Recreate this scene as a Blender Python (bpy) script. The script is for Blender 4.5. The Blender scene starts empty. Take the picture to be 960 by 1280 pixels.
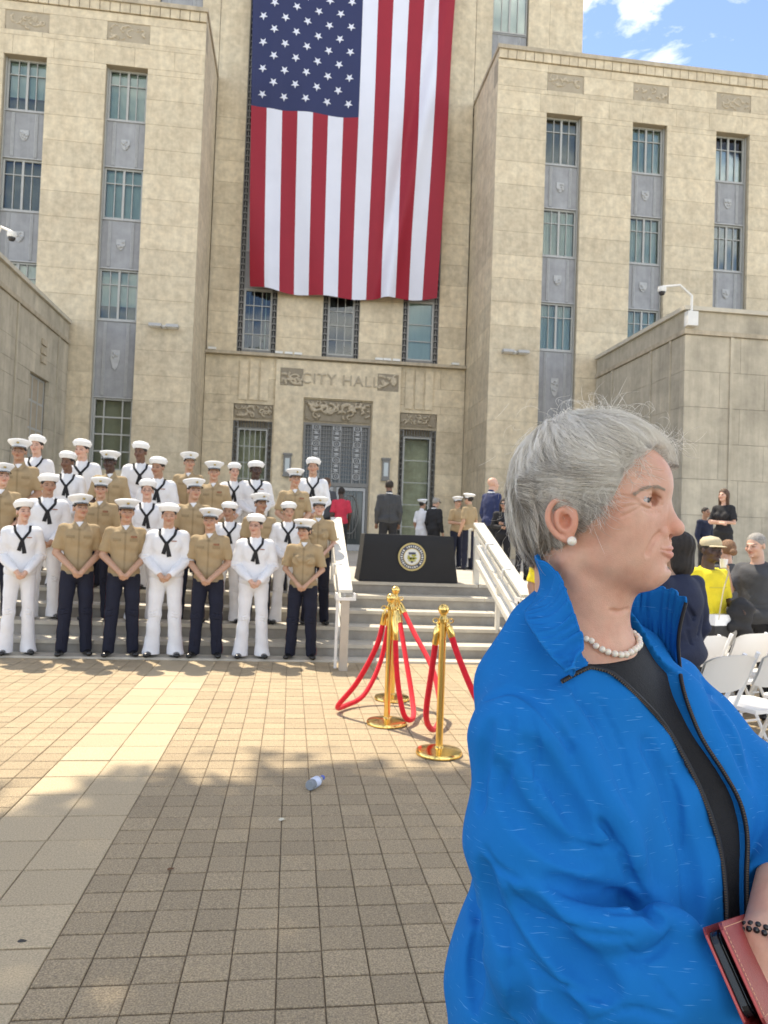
import bpy, math, random, os
import numpy as np
from mathutils import Vector, Matrix, noise as mnoise
PI = math.pi
random.seed(7)
rng = np.random.default_rng(7)
SC = bpy.context.scene
COL = SC.collection
# ---------------------------------------------------------------- camera
cam_d = bpy.data.cameras.new('camera')
cam = bpy.data.objects.new('camera', cam_d); COL.objects.link(cam); SC.camera = cam
YAW, PIT, ROL = math.radians(7.1), math.atan(28/924), math.radians(2.06)
_f = Vector((math.sin(YAW)*math.cos(PIT), math.cos(YAW)*math.cos(PIT), math.sin(PIT)))
_r0 = Vector((math.cos(YAW), -math.sin(YAW), 0)); _u0 = _r0.cross(_f)
_r = _r0*math.cos(ROL)+_u0*math.sin(ROL); _u = _u0*math.cos(ROL)-_r0*math.sin(ROL)
CAM = Vector((0, 0, 1.5))
m = Matrix((_r, _u, -_f)).transposed().to_4x4(); m.translation = CAM
cam.matrix_world = m
cam_d.sensor_fit = 'VERTICAL'; cam_d.sensor_height = 36; cam_d.lens = 924/1280*36
cam_d.clip_start = 0.05; cam_d.clip_end = 2000
cam_d.dof.use_dof = True; cam_d.dof.focus_distance = 1.02; cam_d.dof.aperture_fstop = 15
# ---------------------------------------------------------------- light
SUN_EL, SHX, SHY = 62.0, 0.28, -0.50        # shadow of a 1 m post reaches (SHX, SHY)
sd = Vector((-SHX, -SHY, 1)).normalized()    # towards the sun
sun_d = bpy.data.lights.new('sun', 'SUN'); sun = bpy.data.objects.new('sun', sun_d); COL.objects.link(sun)
sun_d.energy = 2.2; sun_d.angle = math.radians(0.6); sun_d.color = (1, 0.95, 0.86)
sun.rotation_euler = (-sd).to_track_quat('-Z', 'Y').to_euler(); sun.location = (0, 10, 40)
W = bpy.data.worlds.new('World'); SC.world = W; W.use_nodes = True
nt = W.node_tree; nt.nodes.clear()
sky = nt.nodes.new('ShaderNodeTexSky'); sky.sky_type = 'NISHITA'; sky.sun_disc = False
sky.sun_elevation = math.asin(sd.z); sky.sun_rotation = math.atan2(sd.x, sd.y)
sky.air_density = .5; sky.dust_density = 0.0; sky.ozone_density = 1.0
bg = nt.nodes.new('ShaderNodeBackground'); bg.inputs[1].default_value = 0.15
out = nt.nodes.new('ShaderNodeOutputWorld')
tc = nt.nodes.new('ShaderNodeTexCoord'); mp = nt.nodes.new('ShaderNodeMapping')
mp.inputs['Scale'].default_value = (1.5, 1.5, 4.0); mp.inputs['Rotation'].default_value = (0.3, 0.5, 2.6)
nz = nt.nodes.new('ShaderNodeTexNoise'); nz.inputs['Scale'].default_value = 2.3; nz.inputs['Detail'].default_value = 9
nz.inputs['Roughness'].default_value = 0.62; nz.inputs['Distortion'].default_value = 0.5
rp = nt.nodes.new('ShaderNodeValToRGB'); rp.color_ramp.elements[0].position = .47; rp.color_ramp.elements[1].position = .69
mx = nt.nodes.new('ShaderNodeMix'); mx.data_type = 'RGBA'; mx.inputs[7].default_value = (7.5, 7.3, 7.0, 1)
nt.links.new(tc.outputs['Generated'], mp.inputs[0]); nt.links.new(mp.outputs[0], nz.inputs['Vector'])
nt.links.new(nz.outputs['Fac'], rp.inputs[0]); nt.links.new(rp.outputs[0], mx.inputs[0])
nt.links.new(sky.outputs[0], mx.inputs[6]); nt.links.new(mx.outputs[2], bg.inputs[0]); nt.links.new(bg.outputs[0], out.inputs[0])
SC.view_settings.view_transform = 'Standard'; SC.view_settings.look = 'None'
SC.view_settings.exposure = 1.7; SC.view_settings.gamma = 1.0
SC.view_settings.use_white_balance = True; SC.view_settings.white_balance_temperature = 7400; SC.view_settings.white_balance_tint = 10
SC.cycles.max_bounces = 6; SC.cycles.diffuse_bounces = 3; SC.cycles.glossy_bounces = 3
SC.cycles.transparent_max_bounces = 8; SC.cycles.caustics_reflective = False; SC.cycles.caustics_refractive = False
SC.cycles.use_denoising = True
ONLY = ''
# ---------------------------------------------------------------- objects
ORG = {}
def thing(name, label, cat, loc=(0, 0, 0), rz=0.0, group=None):
    o = bpy.data.objects.new(name, None); COL.objects.link(o); o.empty_display_size = 0.1
    o.location = loc; o.rotation_euler = (0, 0, rz); o['label'] = label; o['category'] = cat
    if group: o['group'] = group
    ORG[o.name] = Vector(loc) if not rz else Vector((0, 0, 0))
    return o
def tag(o, label=None, cat=None, group=None, kind=None):
    if label: o['label'] = label
    if cat: o['category'] = cat
    if group: o['group'] = group
    if kind: o['kind'] = kind
    return o
def link(o, parent=None):
    COL.objects.link(o)
    if parent is not None: o.parent = parent
    return o
def mesh(name, V, F, mat=None, parent=None, smooth=False, local=False, loc=None):
    """V (n,3) array; F an (m,k) array or a list of tuples; V in world unless local"""
    V = np.asarray(V, dtype=np.float32)
    org = Vector((0, 0, 0))
    if parent is not None and not local: org = ORG.get(parent.name, org)
    if loc is not None: org2 = Vector(loc)
    else: org2 = org
    Vl = V - np.array(org2[:], dtype=np.float32)
    me = bpy.data.meshes.new(name)
    if isinstance(F, np.ndarray):
        n, k = F.shape
        me.vertices.add(len(Vl)); me.vertices.foreach_set('co', Vl.ravel())
        me.loops.add(n*k); me.loops.foreach_set('vertex_index', F.astype(np.int32).ravel())
        me.polygons.add(n); me.polygons.foreach_set('loop_start', np.arange(0, n*k, k, dtype=np.int32))
        me.update(calc_edges=True)
    else:
        me.from_pydata(Vl.tolist(), [], F); me.update()
    if smooth: me.polygons.foreach_set('use_smooth', np.ones(len(me.polygons), dtype=bool))
    if mat: me.materials.append(mat)
    o = bpy.data.objects.new(name, me)
    link(o, parent)
    if loc is not None: o.location = Vector(loc) - org
    ORG[o.name] = org2
    return o
class MB:
    def __init__(s): s.v = []; s.f = []
    def add(s, V, F):
        b = len(s.v); s.v += [tuple(map(float, p)) for p in V]; s.f += [tuple(i+b for i in f) for f in F]
    def box(s, x0, x1, y0, y1, z0, z1):
        s.add([(x0,y0,z0),(x1,y0,z0),(x1,y1,z0),(x0,y1,z0),(x0,y0,z1),(x1,y0,z1),(x1,y1,z1),(x0,y1,z1)],
              [(0,3,2,1),(4,5,6,7),(0,1,5,4),(1,2,6,5),(2,3,7,6),(3,0,4,7)]); return s
    def bar(s, p, q, w, h, up=(0, 0, 1)):
        p, q = Vector(p), Vector(q); d = (q-p).normalized(); u = Vector(up)
        r = d.cross(u); r = r.normalized() if r.length > 1e-6 else Vector((1, 0, 0)); u = r.cross(d)
        V = [e + r*a*w/2 + u*b*h/2 for e in (p, q) for a, b in ((-1,-1),(1,-1),(1,1),(-1,1))]
        s.add(V, [(0,3,2,1),(4,5,6,7),(0,1,5,4),(1,2,6,5),(2,3,7,6),(3,0,4,7)]); return s
    def tube(s, path, rad, n=8, cap=True, closed=False):
        P = [Vector(p) for p in path]; N = len(P)
        if not hasattr(rad, '__len__'): rad = [rad]*N
        t0 = (P[1]-P[0]).normalized()
        a = t0.orthogonal().normalized(); V = []
        for i in range(N):
            if closed: t = (P[(i+1) % N]-P[i-1]).normalized()
            else: t = (P[min(i+1, N-1)]-P[max(i-1, 0)]).normalized()
            a = (a - t*a.dot(t)); a = a.normalized() if a.length > 1e-6 else t.orthogonal().normalized()
            b = t.cross(a)
            for k in range(n):
                th = 2*PI*k/n; V.append(P[i] + (a*math.cos(th)+b*math.sin(th))*rad[i])
        F = []
        for i in range(N if closed else N-1):
            j = (i+1) % N
            for k in range(n): F.append((i*n+k, i*n+(k+1) % n, j*n+(k+1) % n, j*n+k))
        if cap and not closed: F += [tuple(range(n-1, -1, -1)), tuple((N-1)*n+k for k in range(n))]
        s.add(V, F); return s
    def lathe(s, prof, c=(0, 0, 0), n=24, sx=1, sy=1, tilt=None):
        V = []; F = []; M = len(prof)
        for r, z in prof:
            for k in range(n):
                th = 2*PI*k/n; p = Vector((r*math.cos(th)*sx, r*math.sin(th)*sy, z))
                if tilt is not None: p = tilt @ p
                V.append(p + Vector(c))
        for i in range(M-1):
            for k in range(n): F.append((i*n+k, i*n+(k+1) % n, (i+1)*n+(k+1) % n, (i+1)*n+k))
        if prof[0][0] > 1e-5: F.append(tuple(range(n-1, -1, -1)))
        if prof[-1][0] > 1e-5: F.append(tuple((M-1)*n+k for k in range(n)))
        s.add(V, F); return s
    def prism(s, poly, y0, y1, ax='y'):
        n = len(poly)
        if ax == 'y': V = [(x, y0, z) for x, z in poly] + [(x, y1, z) for x, z in poly]
        elif ax == 'x': V = [(y0, y, z) for y, z in poly] + [(y1, y, z) for y, z in poly]
        else: V = [(x, y, y0) for x, y in poly] + [(x, y, y1) for x, y in poly]
        s.add(V, [tuple(range(n)), tuple(range(2*n-1, n-1, -1))] + [(i, i+n, (i+1) % n+n, (i+1) % n) for i in range(n)]); return s
    def build(s, name, mat, parent=None, smooth=False, local=False, loc=None):
        o = mesh(name, np.array(s.v), s.f, mat, parent, False, local, loc)
        me = o.data
        import bmesh
        bm = bmesh.new(); bm.from_mesh(me); bmesh.ops.recalc_face_normals(bm, faces=bm.faces); bm.to_mesh(me); bm.free()
        if smooth:
            me.polygons.foreach_set('use_smooth', np.ones(len(me.polygons), dtype=bool))
            try: me.set_sharp_from_angle(angle=math.radians(38))
            except Exception: pass
        return o
def copy_tree(o, parent=None):
    c = o.copy(); COL.objects.link(c); c.parent = parent
    for ch in o.children: copy_tree(ch, c)
    return c
# ---------------------------------------------------------------- materials
MATS = {}
def mat(name, col, rough=0.6, metal=0.0, var=0.0, scale=8.0, bump=0.0, bscale=None, coord='Object', island=0.0, objrand=0.0,
        spec=None, sss=0.0, attr=None, col2=None, stretch=None, streak=0.0, coat=0.0, sheen=0.0, dark=0.0, emit=0.0, alpha=None, detail=6):
    if name in MATS: return MATS[name]
    m = bpy.data.materials.new(name); m.use_nodes = True; MATS[name] = m
    n = m.node_tree; L = n.links.new; b = n.nodes['Principled BSDF']
    b.inputs['Roughness'].default_value = rough; b.inputs['Metallic'].default_value = metal
    if spec is not None: b.inputs['Specular IOR Level'].default_value = spec
    if sss: b.inputs['Subsurface Weight'].default_value = sss; b.inputs['Subsurface Radius'].default_value = (1, .35, .2); b.inputs['Subsurface Scale'].default_value = 0.008
    if coat: b.inputs['Coat Weight'].default_value = coat
    if sheen: b.inputs['Sheen Weight'].default_value = sheen
    if emit: b.inputs['Emission Color'].default_value = (*col, 1); b.inputs['Emission Strength'].default_value = emit
    if alpha is not None: b.inputs['Alpha'].default_value = alpha
    rgb = n.nodes.new('ShaderNodeRGB'); rgb.outputs[0].default_value = (*col, 1); cur = rgb.outputs[0]
    if attr:
        a = n.nodes.new('ShaderNodeAttribute'); a.attribute_name = attr
        q = n.nodes.new('ShaderNodeMix'); q.data_type = 'RGBA'; q.blend_type = 'MULTIPLY'; q.inputs[0].default_value = 1
        L(cur, q.inputs[6]); L(a.outputs['Color'], q.inputs[7]); cur = q.outputs[2]
    t = n.nodes.new('ShaderNodeTexCoord'); mpp = n.nodes.new('ShaderNodeMapping')
    if coord == 'World':
        g = n.nodes.new('ShaderNodeNewGeometry'); L(g.outputs['Position'], mpp.inputs[0])
    else: L(t.outputs[coord], mpp.inputs[0])
    if stretch: mpp.inputs['Scale'].default_value = stretch
    def noise(sc, det=6, r=0.6):
        z = n.nodes.new('ShaderNodeTexNoise'); z.inputs['Scale'].default_value = sc; z.inputs['Detail'].default_value = det
        z.inputs['Roughness'].default_value = r; L(mpp.outputs[0], z.inputs['Vector']); return z.outputs['Fac']
    def mult(cur, facsock, lo, hi, fmin=0.3, fmax=0.7):
        r = n.nodes.new('ShaderNodeMapRange'); r.inputs['From Min'].default_value = fmin; r.inputs['From Max'].default_value = fmax
        r.inputs['To Min'].default_value = lo; r.inputs['To Max'].default_value = hi; L(facsock, r.inputs['Value'])
        q = n.nodes.new('ShaderNodeVectorMath'); q.operation = 'SCALE'; L(cur, q.inputs[0]); L(r.outputs[0], q.inputs['Scale']); return q.outputs[0]
    if col2 is not None:
        q = n.nodes.new('ShaderNodeMix'); q.data_type = 'RGBA'; q.inputs[7].default_value = (*col2, 1)
        r = n.nodes.new('ShaderNodeMapRange'); r.inputs['From Min'].default_value = 0.38; r.inputs['From Max'].default_value = 0.66
        L(noise(scale*0.37), r.inputs['Value']); L(r.outputs[0], q.inputs[0]); L(cur, q.inputs[6]); cur = q.outputs[2]
    if var: cur = mult(cur, noise(scale, detail), 1-var, 1+var)
    if streak:
        mp2 = n.nodes.new('ShaderNodeMapping'); g = n.nodes.new('ShaderNodeNewGeometry'); L(g.outputs['Position'], mp2.inputs[0])
        mp2.inputs['Scale'].default_value = (2.5, 2.5, 0.18)
        z = n.nodes.new('ShaderNodeTexNoise'); z.inputs['Scale'].default_value = 1.0; z.inputs['Detail'].default_value = 7; z.inputs['Roughness'].default_value = 0.7
        L(mp2.outputs[0], z.inputs['Vector']); cur = mult(cur, z.outputs['Fac'], 1-streak, 1+streak*0.4, 0.35, 0.6)
    if island:
        g = n.nodes.new('ShaderNodeNewGeometry'); cur = mult(cur, g.outputs['Random Per Island'], 1-island, 1+island, 0, 1)
    if objrand:
        g = n.nodes.new('ShaderNodeObjectInfo'); cur = mult(cur, g.outputs['Random'], 1-objrand, 1+objrand, 0, 1)
    L(cur, b.inputs['Base Color'])
    if bump:
        bp = n.nodes.new('ShaderNodeBump'); bp.inputs['Strength'].default_value = min(bump, 1); bp.inputs['Distance'].default_value = 0.02 if bump <= 1 else 0.02*bump
        L(noise(bscale or scale*4, 5, 0.65), bp.inputs['Height']); L(bp.outputs[0], b.inputs['Normal'])
    m.diffuse_color = (*col, 1)
    return m
LIME = mat('limestone', (.65, .555, .395), .85, var=.17, scale=4.5, bump=.5, bscale=9, coord='World', objrand=.09, col2=(.585, .485, .335), streak=.10)
LIMED = mat('limestone_joint', (.40, .34, .25), .9, var=.1, scale=3, coord='World')
LIMEG = mat('weathered_limestone', (.52, .46, .35), .9, var=.13, scale=3, bump=.4, bscale=10, coord='World', objrand=.04, col2=(.43, .38, .29), streak=.18)
TRIM = mat('carved_limestone', (.46, .39, .285), .85, var=.15, scale=5, bump=.3, bscale=25, coord='World', streak=.18)
SPAN = mat('grey_spandrel_metal', (.31, .315, .32), .6, metal=.0, var=.14, scale=3, bump=.1, coord='World', streak=.12)
SPANL = mat('pale_spandrel_relief', (.42, .425, .42), .5, metal=.0, var=.1, scale=8, coord='World')
ALU = mat('window_metal', (.42, .42, .39), .5, metal=.1, var=.06, scale=9, coord='World')
GRILL = mat('door_grille_metal', (.21, .205, .19), .55, metal=.15, var=.1, scale=9, coord='World')
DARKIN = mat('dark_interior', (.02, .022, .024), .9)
BLIND = mat('window_blind', (.58, .66, .60), .8, var=.06, scale=3, coord='World', stretch=(6, 6, .5))
CURT = mat('sheer_curtain', (.60, .67, .60), .8, var=.12, scale=2, coord='World', stretch=(3, 3, .4))
def glassmat(nm='window_glass', ior=1.55):
    m = bpy.data.materials.new(nm); m.use_nodes = True; n = m.node_tree; n.nodes.clear()
    o = n.nodes.new('ShaderNodeOutputMaterial'); g = n.nodes.new('ShaderNodeBsdfGlossy'); g.inputs['Roughness'].default_value = 0.02
    g.inputs['Color'].default_value = (.9, .95, 1, 1)
    t = n.nodes.new('ShaderNodeBsdfTransparent'); t.inputs['Color'].default_value = (.85, .90, .88, 1)
    lw = n.nodes.new('ShaderNodeFresnel'); lw.inputs[0].default_value = ior
    x = n.nodes.new('ShaderNodeMixShader'); n.links.new(lw.outputs[0], x.inputs[0]); n.links.new(t.outputs[0], x.inputs[1]); n.links.new(g.outputs[0], x.inputs[2])
    nzz = n.nodes.new('ShaderNodeTexNoise'); nzz.inputs['Scale'].default_value = 1.5; bpn = n.nodes.new('ShaderNodeBump'); bpn.inputs['Strength'].default_value = .12
    gg = n.nodes.new('ShaderNodeNewGeometry'); n.links.new(gg.outputs['Position'], nzz.inputs['Vector'])
    n.links.new(nzz.outputs[0], bpn.inputs['Height']); n.links.new(bpn.outputs[0], g.inputs['Normal'])
    n.links.new(x.outputs[0], o.inputs[0]); return m
GLASS = glassmat(); GLASSD = glassmat('dim_window_glass', 1.12)
WHITEP = mat('white_paint', (.74, .73, .69), .4, var=.05, scale=6)
CREAMP = mat('cream_rail_paint', (.66, .63, .55), .45, var=.07, scale=6)
TANP = mat('tan_post_metal', (.48, .42, .34), .5, var=.08, scale=6)
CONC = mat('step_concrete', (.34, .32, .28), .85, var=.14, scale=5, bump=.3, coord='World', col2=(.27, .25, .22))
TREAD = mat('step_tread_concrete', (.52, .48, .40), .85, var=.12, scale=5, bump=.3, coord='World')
GOLD = mat('polished_brass', (.86, .60, .20), .16, metal=1.0)
BLACKM = mat('black_metal', (.02, .02, .02), .4)
# ================================================================ ground and paving
PAVE = mat('paver_small', (.425, .33, .205), .9, var=.42, scale=150, bump=.6, bscale=200, coord='World', objrand=.09, island=.09, detail=2, col2=(.37, .29, .19))
PAVEL = mat('paver_large', (.50, .40, .26), .9, var=.26, scale=150, bump=.4, bscale=200, coord='World', objrand=.06, island=.06, detail=2)
JOINT = mat('paver_joint', (.17, .135, .09), .95, var=.2, scale=40, coord='World')
GRD = mat('ground', (.30, .27, .21), .95, var=.15, scale=1, coord='World')
g_ = MB(); g_.box(-300, 300, -300, 300, -.5, -.06); tag(g_.build('ground', GRD), kind='structure')
pj = MB(); pj.box(-14, 16, -6, 8.62, -.055, -.007); pav = tag(pj.build('plaza_paving', JOINT), kind='structure')
P0 = .158; LX = -.78
tiles = []   # (x0,x1,y0,y1,large)
def seen(x, y, m=.1): return (-.40*y - .35 - m) < x < (.66*y+.3)
ny = int((8.62+1)/P0)
for j in range(ny+1):
    y0 = -0.3 + j*P0; y1 = min(y0+P0, 8.62)
    if y1-y0 < .03: continue
    k = 0
    while LX+k*P0 < 7.5:
        x0 = LX+k*P0; tiles.append((x0, x0+P0, y0, y1, 0)); k += 1
    k = 0
    while -1.395-k*P0 > -6.0:
        x1 = -1.395-k*P0; tiles.append((x1-P0, x1, y0, y1, 0)); k += 1
for j in range(int(9/.3075)+1):
    y0 = -.3+j*.3075; y1 = min(y0+.3075, 8.62)
    if y1-y0 > .05:
        for x0 in (LX-.615, LX-.3075): tiles.append((x0, x0+.3075, y0, y1, 1))
near = [t for t in tiles if t[1] > -.5*t[3]-.2 and t[2] > 1.9 and t[0] < .12*t[3]+.15]
near.sort(key=lambda t: t[2]); cut = {id(t) for t in near[:296]}
def pav_mesh(w, d, nm, mt):
    e = .0022; b = .003; h = 0
    g = .0045
    V = [(e, g, -.05), (w-e, g, -.05), (w-e, d-g, -.05), (e, d-g, -.05), (e, g, h-b), (w-e, g, h-b), (w-e, d-g, h-b), (e, d-g, h-b),
         (e+b, g+b, h), (w-e-b, g+b, h), (w-e-b, d-g-b, h), (e+b, d-g-b, h)]
    F = [(0,1,5,4),(1,2,6,5),(2,3,7,6),(3,0,4,7),(4,5,9,8),(5,6,10,9),(6,7,11,10),(7,4,8,11),(8,9,10,11)]
    me = bpy.data.meshes.new(nm); me.from_pydata(V, [], F); me.materials.append(mt); return me, V, F
ms, Vs, Fs = pav_mesh(P0, P0, 'paver', PAVE); ml, Vl_, Fl_ = pav_mesh(.3075, .3075, 'large_paver', PAVEL)
rest = [MB(), MB()]
for t in tiles:
    if id(t) in cut:
        o = bpy.data.objects.new('large_paver' if t[4] else 'paver', ml if t[4] else ms); link(o, pav)
        o.location = (t[0], t[2], random.uniform(-.0015, .0015)); o.rotation_euler = (random.uniform(-.004, .004), random.uniform(-.004, .004), random.uniform(-.006, .006))
    else:
        dz = random.uniform(-.0015, .0015); s = P0 if not t[4] else .3075
        rest[t[4]].add([(t[0]+x, min(t[2]+y, 8.62), z+dz) for x, y, z in (Vl_ if t[4] else Vs)], Fl_ if t[4] else Fs)
for i, (nm, mt) in enumerate((('distant_pavers', PAVE), ('distant_large_pavers', PAVEL))):
    o = rest[i].build(nm, mt, pav); o['kind'] = 'stuff'
# ================================================================ steps and terrace
SX0, SX1 = -12.0, 10.05
st = tag(MB().box(SX0, SX1, 8.60, 8.88, -.05, .022).build('stairs', TREAD), kind='structure')
RIS, TRD, SY = .166, .372, 8.88
for k in range(5):
    y0 = SY+k*TRD; z1 = RIS*(k+1)
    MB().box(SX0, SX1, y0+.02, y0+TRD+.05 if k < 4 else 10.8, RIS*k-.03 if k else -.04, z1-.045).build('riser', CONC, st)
    x = SX0; j = 0
    while x < SX1:                                  # tread slabs with open joints
        w = 2.45; x1 = min(x+w-.012, SX1)
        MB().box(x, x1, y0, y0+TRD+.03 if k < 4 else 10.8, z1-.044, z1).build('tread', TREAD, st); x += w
ZT = RIS*5
tp = MB().box(SX0, SX1, 10.8, 27.6, -.04, ZT-.02); terr = tag(tp.build('terrace', LIMED), kind='structure')
TERR = mat('terrace_slab', (.46, .42, .35), .85, var=.12, scale=5, bump=.2, coord='World', island=.08)
ts = MB(); x = SX0
while x < SX1:
    y = 10.8
    while y < 27.4: ts.box(x+.005, min(x+1.195, SX1), y+.005, min(y+1.195, 27.5), ZT-.019, ZT-.001); y += 1.2
    x += 1.2
ts.build('terrace_slabs', TERR, terr)['kind'] = 'stuff'
# ================================================================ city hall
hall = thing('city_hall', 'tall tan limestone civic building with CITY HALL carved over its metal doors', 'building', (1.5, 27.5, ZT))
unit = {}
def unit_block(mt):
    if mt.name not in unit:
        me = bpy.data.meshes.new('stone_block'); b = .5
        q = MB().box(-b, b, -b, b, -b, b); me.from_pydata(q.v, [], q.f); me.materials.append(mt); unit[mt.name] = me
    return unit[mt.name]
NBLK = [0]
def put_block(parent, x0, x1, y0, y1, z0, z1, mt, pool, lim=300):
    g = .004
    org = ORG[parent.name]
    if NBLK[0] < lim and abs(x1-x0 if ' ' in '' else 1):
        NBLK[0] += 1
        o = bpy.data.objects.new('stone_block', unit_block(mt)); link(o, parent)
        o.location = Vector(((x0+x1)/2, (y0+y1)/2, (z0+z1)/2)) - org
        o.scale = (max(x1-x0-2*g, .01), max(y1-y0-2*g, .01), max(z1-z0-2*g, .01))
    else: pool.box(x0+g, x1-g, y0+g, y1-g, z0+g, z1-g)
def ashlar(parent, face, c, a0, a1, z0, z1, holes, ch, bw, mt, pool, th=.12, lim=300, inner=1, top_z=None):
    """courses of blocks on plane face 'y' (front at y=c) or 'x' (front at x=c, inner=+1: wall lies on +x side)"""
    zs = {round(z0, 3), round(z1, 3)}; z = top_z if top_z else z1
    while z > z0+.15:
        if z < z1-.1: zs.add(round(z, 3))
        z -= ch
    for h in holes:
        for q in (h[2], h[3]):
            if z0 < q < z1:
                zs = {s for s in zs if abs(s-q) > .18 or s in (round(z0, 3), round(z1, 3))}; zs.add(round(q, 3))
    zs = sorted(zs)
    for i in range(len(zs)-1):
        b0, b1 = zs[i], zs[i+1]; segs = [(a0, a1)]
        for h in holes:
            if h[2] < b1-.01 and h[3] > b0+.01:
                segs = [p for s in segs for p in ((s[0], min(s[1], h[0])), (max(s[0], h[1]), s[1])) if p[1]-p[0] > .02]
        for s0, s1 in segs:
            L_ = s1-s0; n = max(1, round(L_/bw)); off = (.28 if i % 2 else -.28)*(L_/n) if n > 1 else 0
            cuts = [s0] + [s0+L_*k/n+off*.8 for k in range(1, n)] + [s1]
            for k in range(len(cuts)-1):
                if face == 'y': put_block(parent, cuts[k], cuts[k+1], c, c+th, b0, b1, mt, pool, lim)
                else:
                    xa, xb = (c, c+th) if inner > 0 else (c-th, c)
                    put_block(parent, xa, xb, cuts[k], cuts[k+1], b0, b1, mt, pool, lim)
pool = MB()
CH = .805
# wings -------------------------------------------------
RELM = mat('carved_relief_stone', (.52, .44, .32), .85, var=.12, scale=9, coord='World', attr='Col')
def setcol(me, name, C):
    a = me.color_attributes.new(name, 'FLOAT_COLOR', 'POINT'); d = np.ones((len(C), 4), np.float32); d[:, :3] = C; a.data.foreach_set('color', d.ravel())
def hfield(name, x0, x1, z0, z1, y, depth, seed, mt, parent, n=(44, 22), strokes=9):
    """carved relief: a height field of random curling strokes, standing out of plane y towards -y"""
    R = random.Random(seed); nx, nz_ = n
    X, Z = np.meshgrid(np.linspace(0, 1, nx), np.linspace(0, 1, nz_)); asp = (x1-x0)/(z1-z0); Xs = X*asp
    H = np.zeros_like(X)
    for _ in range(strokes):
        cx, cz = R.uniform(.12, asp-.12), R.uniform(.15, .85); r = R.uniform(.12, .38); a0 = R.uniform(0, 6.3); a1 = a0+R.uniform(1.5, 4.2); w = R.uniform(.045, .09)
        for t in np.linspace(a0, a1, 12):
            rr = r*(1-.45*(t-a0)/(a1-a0)); px, pz = cx+rr*math.cos(t), cz+rr*.8*math.sin(t)
            H = np.maximum(H, np.sqrt(np.clip(1-((Xs-px)**2+(Z-pz)**2)/w**2, 0, 1))*R.uniform(.7, 1))
    ed = np.minimum(np.minimum(X*asp, (1-X)*asp), np.minimum(Z, 1-Z)); H = H*np.clip(ed/.08, 0, 1)
    H[0, :] = H[-1, :] = 0; H[:, 0] = H[:, -1] = 0
    V = np.stack([x0+X*(x1-x0), y-H*depth, z0+Z*(z1-z0)], -1).reshape(-1, 3)
    I = np.arange(nx*nz_).reshape(nz_, nx); F = np.stack([I[:-1, :-1], I[:-1, 1:], I[1:, 1:], I[1:, :-1]], -1).reshape(-1, 4)
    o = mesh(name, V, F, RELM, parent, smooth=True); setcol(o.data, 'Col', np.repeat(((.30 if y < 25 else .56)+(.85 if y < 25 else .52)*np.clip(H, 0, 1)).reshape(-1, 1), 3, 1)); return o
PANE = {}
def window(parent, x0, x1, z0, z1, y, cols, rows, kind=0, heavy=False, thick_mid=True, name='window', glass=None):
    """metal frame in plane y with cols x rows panes, blind or curtain and dark room behind"""
    fw = .055; f = MB()
    f.box(x0, x0+fw, y-.02, y+.06, z0, z1); f.box(x1-fw, x1, y-.02, y+.06, z0, z1)
    f.box(x0+fw, x1-fw, y-.02, y+.06, z1-fw, z1); f.box(x0+fw, x1-fw, y-.03, y+.06, z0, z0+fw)
    w = f.build(name, ALU, parent)
    m = MB(); xs = [x0+fw+(x1-x0-2*fw)*k/cols for k in range(cols+1)] if isinstance(cols, int) else [x0+fw+(x1-x0-2*fw)*k for k in cols]
    zs = [z0+fw+(z1-z0-2*fw)*k/rows for k in range(rows+1)] if isinstance(rows, int) else [z0+fw+(z1-z0-2*fw)*k for k in rows]
    nc = len(xs)-1
    for i in range(1, nc):
        t = (.035 if thick_mid and nc % 2 == 0 and i == nc//2 else .013)*(1.6 if heavy else 1)
        m.box(xs[i]-t, xs[i]+t, y-.012, y+.05, z0+fw, z1-fw)
    for j in range(1, len(zs)-1):
        t = .014*(1.8 if heavy else 1)
        m.box(x0+fw, x1-fw, y-.008, y+.046, zs[j]-t, zs[j]+t)
    m.build('glazing_bar', ALU, w)
    for i in range(nc):
        for j in range(len(zs)-1):
            wd, hd = round(xs[i+1]-xs[i], 3), round(zs[j+1]-zs[j], 3); key = (wd, hd, glass.name if glass else '')
            if key not in PANE:
                q = MB().box(-wd/2, wd/2, -.004, .004, -hd/2, hd/2); me = bpy.data.meshes.new('pane'); me.from_pydata(q.v, [], q.f); me.materials.append(glass or GLASS); PANE[key] = me
            o = bpy.data.objects.new('pane', PANE[key]); link(o, w); o.location = Vector(((xs[i]+xs[i+1])/2, y+.028, (zs[j]+zs[j+1])/2)) - ORG[w.name]
            o.rotation_euler = (random.uniform(-.006, .006), 0, random.uniform(-.008, .008))
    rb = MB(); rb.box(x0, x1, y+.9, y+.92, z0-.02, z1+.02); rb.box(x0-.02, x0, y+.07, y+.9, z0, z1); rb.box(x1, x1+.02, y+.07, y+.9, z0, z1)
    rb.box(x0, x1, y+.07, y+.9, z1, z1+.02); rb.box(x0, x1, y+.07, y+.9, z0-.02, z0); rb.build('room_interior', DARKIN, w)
    if kind in (1, 2):                                  # roller blind down to a height
        zb = z0 + (z1-z0)*(.30 if kind == 1 else .02); MB().box(x0+.05, x1-.05, y+.12, y+.13, zb, z1-.03).build('blind', BLIND, w)
    if kind == 3:
        c = MB(); n = 40; V = []
        for i in range(n+1):
            xx = x0+.05+(x1-x0-.1)*i/n; yy = y+.16+.03*math.sin(i*1.7)+.02*math.sin(i*.9)
            V += [(xx, yy, z0+.05), (xx, yy, z1-.04)]
        c.add(V, [(2*i, 2*i+1, 2*i+3, 2*i+2) for i in range(n)]); c.build('curtain', CURT, w)
    return w
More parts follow.
